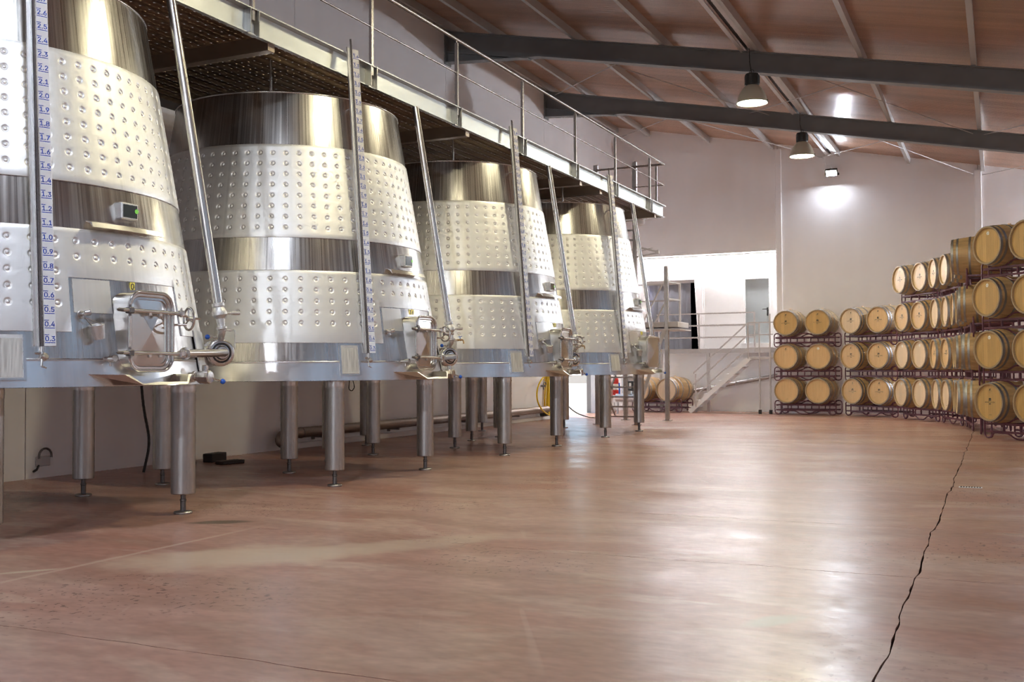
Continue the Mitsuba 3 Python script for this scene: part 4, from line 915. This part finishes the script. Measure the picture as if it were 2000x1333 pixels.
# rack: local x along the pair of barrels (width 1.6), y from front (0) to back, z from its feet
RW, RD, RHt = 1.44, 0.62, 0.365
def rack_meshes():
    o = []
    w = RW / 2
    for y in (0.0, RD):
        for z in (0.245, 0.120): o.append(('rail', sqbar((-w, y, z), (w, y, z), 0.022, 0.034)))
        for x in (-0.34, 0.0, 0.34): o.append(('strut', sqbar((x, y, 0.125), (x, y, 0.24), 0.03, 0.02)))
        # end loops, cradle tube above, foot tube below
        for s in (-1, 1):
            lp = [(s * (w + 0.015) + s * q[0] , y, q[1] + 0.183) for q in rrect(0.15, RHt - 0.03, 0.07, 6)]
            o.append(('end_loop', tube([(a - s * 0.06, b, c) for a, b, c in lp], 0.0135, 8, closed=True)))
        top = [(-w + 0.05, y, 0.345), (-w + 0.12, y, 0.345), (-0.56, y, 0.262), (-0.26, y, 0.262), (-0.10, y, 0.345), (0.10, y, 0.345), (0.26, y, 0.262), (0.56, y, 0.262), (w - 0.12, y, 0.345), (w - 0.05, y, 0.345)]
        o.append(('cradle_tube', tube(smooth_path(top, 0.06, 4), 0.0125, 8)))
        bot = [(x, y_, 0.366 - z - 0.0) for x, y_, z in top]
        bot = [(x, y_, max(0.015, z)) for x, y_, z in bot]
        o.append(('foot_tube', tube(smooth_path(bot, 0.06, 4), 0.0125, 8)))
    for x in (-w + 0.02, -0.40, 0.40, w - 0.02): o.append(('cross_bar', sqbar((x, 0.0, 0.235), (x, RD, 0.235), 0.03, 0.025)))
    return [(nme, ply(fix(m), 'rack_paint', 30)) for nme, m in o]
rack_shapes = rack_meshes()
def rack(x, y, z, th, label, group, sx=1.0):
    r = thing('barrel_rack', label, 'barrel rack', group)
    at = T().translate([x, y, z]).rotate([0, 0, 1], -th).scale([sx, 1, 1])
    for nme, s in rack_shapes: put(nme, s, r, at)
STEP, LIFT = 0.838, 0.602
lev = ['bottom', 'second', 'third', 'top']
def stack(p, q, th, levels, where, marks, shift=(0, 0, 0, 0), pair=True):
    """p, q: the ends of the stack's front line on the floor."""
    p, q = np.array(p), np.array(q); c = (p + q) / 2
    d = np.array([math.cos(rad_(th)), -math.sin(rad_(th))]); nb = np.array([math.sin(rad_(th)), math.cos(rad_(th))])
    for k in range(levels):
        nm = lev[k] if not (levels == 3 and k == 2) else 'top'; 
        if levels == 3 and k == 1: nm = 'middle'
        o = c - nb * shift[k]
        rack(o[0], o[1], STEP * k, th, f'dark purple barrel rack on the {nm} level of {where}', 'barrel racks', 1.0 if pair else 0.54)
        for s, side in (((-1, 'left'), (1, 'right')) if pair else ((0, 'single'),)):
            tone, mark, grey = marks[k][0 if s <= 0 else 1]
            e = o + d * (0.39 * s + rng.uniform(-0.008, 0.008)) + nb * (RD / 2 - 0.09 + rng.uniform(-0.02, 0.02))
            barrel(e[0], e[1], STEP * k + LIFT, th + rng.uniform(-2, 2), f'{side} oak barrel on the {nm} level of {where}', tone, mark, grey, 0, 'oak barrels in the stacks')
g_, w_, p_ = 'golden', 'warm', 'pale'
stack((-5.13, 26.42), (-3.60, 26.28), 5.5, 3, 'the three-high stack beside the stair', [[(w_, 'foot', 0), (w_, 'foot', 0)], [(w_, 'cooper', 0), (w_, 'sticker', 0)], [(g_, 'stamp', 1), (g_, 'stamp', 1)]])
stack((-3.38, 26.25), (-2.14, 25.5), 33, 3, 'the three-high stack second from the stair', [[(w_, 'stamp', 0), (w_, 'stamp', 0)]] * 2 + [[(p_, 'stamp', 1), (w_, 'stamp', 1)]])
stack((-2.011, 25.1), (-1.13, 23.75), 57, 4, 'the four-high stack third from the stair', [[(p_, 'sticker', 0), (p_, 'sticker', 0)], [(p_, 'sticker', 0), (p_, 'sticker', 0)], [(w_, 'stamp', 0), (w_, 'stamp', 0)], [(p_, 'stamp', 1), (p_, 'stamp', 1)]])
stack((-1.10, 23.7), (-0.66, 22.2), 73, 4, 'the four-high stack fourth from the stair', [[(p_, 'foot', 0), (p_, 'foot', 0)], [(w_, 'stamp', 0), (w_, 'stamp', 0)], [(p_, 'foot', 0), (p_, 'foot', 0)], [(p_, 'stamp', 1), (p_, 'none', 1)]])
stack((-0.60, 22.12), (-0.45, 20.6), 84, 4, 'the edge-on stack fifth from the stair', [[(p_, 'none', 0), (p_, 'none', 0)]] * 4)
stack((-0.30, 20.35), (-0.30, 19.6), 91, 4, 'the narrow side-on stack behind the nearest', [[(p_, 'none', 0)]] * 4, (0.0, 0.01, 0.09, 0.18), False)
stack((-0.26, 18.78), (0.83, 17.55), 46, 4, 'the nearest stack at the right edge', [[(g_, 'stampfoot', 0), (g_, 'stampfoot', 0)], [(g_, 'sticker', 0), (g_, 'none', 0)], [(g_, 'sticker', 0), (g_, 'none', 0)], [(g_, 'sticker', 0), (g_, 'none', 0)]])
# pair of barrels on a low rack left of the stair
rack(-8.35, 26.95, 0, 12, 'low purple rack carrying two barrels left of the office stair', None)
for s, l, in ((-1, 'left barrel of the pair on the low rack left of the stair, half hidden'), (1, 'right barrel of the pair on the low rack left of the stair')):
    d = np.array([math.cos(rad_(12)), -math.sin(rad_(12))]); nb = np.array([math.sin(rad_(12)), math.cos(rad_(12))])
    e = np.array([-8.35, 26.95]) + d * 0.405 * s + nb * (RD / 2 - 0.03)
    barrel(e[0], e[1], LIFT, 14, l, 'pale', 'none', 0)

# ------------------------------------------------------------------ things along the left wall
pp = thing('wall_pipe', 'long brown steel pipe along the foot of the left wall with an open elbow', 'pipe')
PZ, PX = 0.245, -9.47
el = smooth_path([(PX, 12.75, PZ), (PX, 12.34, PZ), (PX + 0.0, 12.24, PZ - 0.10), (PX + 0.10, 12.30, 0.095)], 0.14, 8)
obj('tube', cyl((PX, 12.7, PZ), (PX, 22.1, PZ), 0.078, 22), 'pipe_brown', pp)
obj('elbow', tube(el, 0.080, 22, cap=False), 'pipe_brown', pp)
obj('elbow_lip', tube([el[-1] + 0.080 * (math.cos(t) * frame(el[-1] - el[-2])[0] + math.sin(t) * frame(el[-1] - el[-2])[1]) for t in np.linspace(0, 2 * np.pi, 25)[:-1]], 0.006, 6, closed=True), 'steel_dark', pp)
for y in (12.75, 16.4, 19.8): obj('weld_ring', tube(arc_pts((PX, y, PZ), 0.080, 0, 2 * np.pi, 25, (1, 0, 0), (0, 0, 1))[:-1], 0.006, 6, closed=True), 'steel_dark', pp)
for y in (13.3, 15.5, 18.0, 20.5): obj('support', cat_([bx(WX, PX + 0.03, y - 0.03, y + 0.03, PZ - 0.105, PZ - 0.078), bx(WX, WX + 0.012, y - 0.04, y + 0.04, PZ - 0.14, PZ + 0.06)]), 'steel_dark', pp)
struct('baseboard_left', bx(WX, WX + 0.10, 12.6, 23.4, 0, 0.085, 0.006), 'kerb_white')
hs = thing('yellow_hose', 'yellow hose hanging in long loops on the left wall', 'hose')
hy = 22.45
for k in range(6):
    a = rng.uniform(0.12, 0.22); zc = 0.62 + rng.uniform(-0.05, 0.05); h = 0.53 + 0.06 * rng.uniform(-1, 1); x = WX + 0.04 + 0.022 * k
    pts = [(x + 0.01 * math.sin(3 * t), hy + a * math.sin(t) * (0.55 + 0.45 * (1 - math.cos(t)) / 2) + (0.10 if k % 2 else -0.06) * (1 - math.cos(t)) / 2, max(0.03, zc + h * math.cos(t))) for t in np.linspace(0, 2 * np.pi, 40)[:-1]]
    obj('loop', tube(pts, 0.018, 8, closed=True), 'yellow_rubber', hs)
pts = [(WX + 0.19, hy - 0.02, 1.08)] + [(WX + 0.30, hy - 0.06 - 1.15 * math.sin(t), 0.60 + 0.52 * math.cos(t)) for t in np.linspace(0.25, 2.8, 16)] + [(WX + 0.25, hy - 0.02, 0.025), (WX + 0.3, hy + 0.5, 0.02)]
obj('long_loop', tube(pts, 0.018, 8), 'yellow_rubber', hs)
hk = thing('hose_hook', 'small round steel hook on the left wall beside the yellow hose', 'hook')
obj('ring', tube(arc_pts((WX + 0.10, 22.15, 0.78), 0.09, 0.3, 4.2, 16, (0, 1, 0), (0, 0, 1)), 0.013, 8), 'steel_dark', hk)
obj('peg', cyl((WX, 22.15, 0.78), (WX + 0.12, 22.15, 0.78), 0.02, 12), 'steel_dark', hk)
pl = thing('cable_plug', 'black plug box lying on the kerb under the yellow hose', 'plug')
obj('body', bx(WX + 0.06, WX + 0.20, 21.93, 22.12, 0.086, 0.19, 0.02), 'black_rubber', pl); obj('socket', cyl((WX + 0.2, 22.02, 0.14), (WX + 0.25, 22.0, 0.13), 0.035, 14), 'black_rubber', pl)
def cable(name, label, pts, r=0.012, m='black_rubber'): return tag(obj(name, tube(smooth_path(pts, 0.3, 6), r, 7), m), label, 'cable')
cable('black_cable', 'black cable hanging behind the third tank down to the pipe on the left wall', [(-9.30, 17.9, 1.10), (-9.33, 17.95, 0.6), (-9.34, 18.0, 0.02)], 0.016)
cable('black_cable', 'thin black cable hanging to the floor under the nearest tank', [(-9.02, 9.10, 1.10), (-9.0, 9.12, 0.75), (-8.93, 9.16, 0.35), (-8.955, 9.08, 0.01)], 0.016)
cable('floor_cable', 'thin dark cable lying on the floor by the bright side door', [(-9.35, 22.9, 0.35), (-9.2, 23.2, 0.12), (-8.95, 23.35, 0.012), (-8.6, 23.2, 0.012)], 0.012)
cable('wire_loop', 'thin black wire loop hanging under the second tank', [(-7.55, 11.2, 1.07), (-7.54, 11.16, 0.93), (-7.54, 11.23, 0.90), (-7.54, 11.30, 0.95), (-7.55, 11.26, 1.07)], 0.006)
so = thing('hose_bracket', 'grey hose bracket with a curved hoop fixed low on the left wall', 'bracket')
obj('plate', bx(WX, WX + 0.03, 8.18, 8.36, 0.13, 0.24, 0.006), 'rail_grey', so)
obj('hoop', tube(arc_pts((WX + 0.05, 8.27, 0.24), 0.085, -0.2, 3.4, 16, (0, 1, 0), (0, 0, 1)), 0.012, 8), 'steel_dark', so)
obj('tail', tube(smooth_path([(WX + 0.03, 8.20, 0.14), (WX + 0.06, 8.15, 0.10), (WX + 0.05, 8.11, 0.08)], 0.03), 0.012, 8), 'black_rubber', so)
for (x, y, w, l, h, r, lb_) in ((-9.25, 10.62, 0.14, 0.34, 0.11, 8, 'tall black block on the floor against the left wall'), (-8.83, 10.42, 0.16, 0.34, 0.045, -12, 'flat brown block lying on the floor in front of the black block'), (-9.15, 10.05, 0.10, 0.14, 0.05, 5, 'small dark block on the floor left of the tall black block')):
    m = bx(-w / 2, w / 2, -l / 2, l / 2, 0, h, 0.008)
    tag(obj('block', m, 'black_rubber' if 'black block on' in lb_ else 'ink', at=T().translate([x, y, 0]).rotate([0, 0, 1], r)), lb_, 'block')
# fire extinguisher and pump seen through the ladder
fx = thing('fire_extinguisher', 'red fire extinguisher hanging on the wall behind the ladder', 'fire extinguisher')
ex, ey = -9.54, 27.05
obj('cylinder', turned([(0.0, 0.0), (0.075, 0.0), (0.08, 0.02), (0.08, 0.40), (0.06, 0.46), (0.025, 0.48), (0.0, 0.48)], (ex, ey, 0.45), (0, 0, 1), 24), 'red_paint', fx)
obj('valve', cat_([cyl((ex, ey, 0.93), (ex, ey, 0.99), 0.02, 12), sqbar((ex - 0.06, ey, 0.99), (ex + 0.05, ey, 1.01), 0.02, 0.015)]), 'black_rubber', fx)
obj('label', turned([(0.0805, 0.14), (0.0812, 0.145), (0.0812, 0.30), (0.0805, 0.305)], (ex, ey, 0.45), (0, 0, 1), 24, cap=False), 'paper', fx)
obj('bracket', bx(WX, ex - 0.07, ey - 0.03, ey + 0.03, 0.6, 0.8), 'steel_dark', fx)
pm = thing('pump', 'stainless pump lying on a low frame behind the ladder, blue lever on top', 'pump')
px, py = -8.95, 25.6
obj('barrel', turned([(0.0, 0.0), (0.12, 0.0), (0.13, 0.01), (0.13, 0.16), (0.10, 0.18), (0.10, 0.62), (0.0, 0.62)], (px + 0.55, py, 0.42), (-1, 0.0, 0), 26), 'steel_satin', pm)
obj('flange', turned([(0.06, 0.0), (0.16, 0.0), (0.165, 0.01), (0.165, 0.035), (0.06, 0.04)], (px + 0.58, py, 0.42), (-1, 0, 0), 26), 'steel_polished', pm)
obj('seal', turned([(0.09, 0.0), (0.125, 0.0), (0.125, 0.012), (0.09, 0.012)], (px + 0.595, py, 0.42), (-1, 0, 0), 24), 'black_rubber', pm)
obj('frame', cat_([bx(px - 0.15, px + 0.6, py - 0.15, py - 0.11, 0.16, 0.20), bx(px - 0.15, px + 0.6, py + 0.11, py + 0.15, 0.16, 0.20)] + [bx(px + a, px + a + 0.04, py + b, py + b + 0.04, 0.0, 0.30) for a in (-0.1, 0.5) for b in (-0.15, 0.11)]), 'rail_steel', pm)
obj('motor', bx(px + 0.25, px + 0.50, py - 0.05, py + 0.16, 0.60, 0.85, 0.02), 'black_rubber', pm); obj('display', bx(px + 0.30, px + 0.36, py - 0.056, py - 0.048, 0.66, 0.80), 'paper', pm)
obj('pillar', cyl((px + 0.35, py + 0.05, 0.5), (px + 0.35, py + 0.05, 0.62), 0.04, 14), 'steel_satin', pm)
obj('lever', cat_([cyl((px + 0.02, py, 0.52), (px + 0.02, py, 0.72), 0.022, 12), sqbar((px + 0.02, py, 0.70), (px + 0.02, py - 0.02, 0.80), 0.03)]), 'blue_plastic', pm)
obj('tank', turned([(0.0, 0.0), (0.16, 0.0), (0.17, 0.01), (0.17, 0.65), (0.10, 0.75), (0.0, 0.77)], (px + 0.05, py + 0.6, 0.35), (0, 0, 1), 26), 'steel_satin', pm)
# floor drain
dn = thing('floor_drain', 'narrow slotted drain set in the floor right of the long joint', 'drain')
obj('frame', bx(-0.38, -0.17, 11.0, 11.09, -0.010, 0.003, 0.002), 'kerb_white', dn)
for k in range(8): obj('slot', bx(-0.365 + k * 0.024, -0.352 + k * 0.024, 11.012, 11.078, 0.0025, 0.0042), 'black_void', dn, smooth=False)
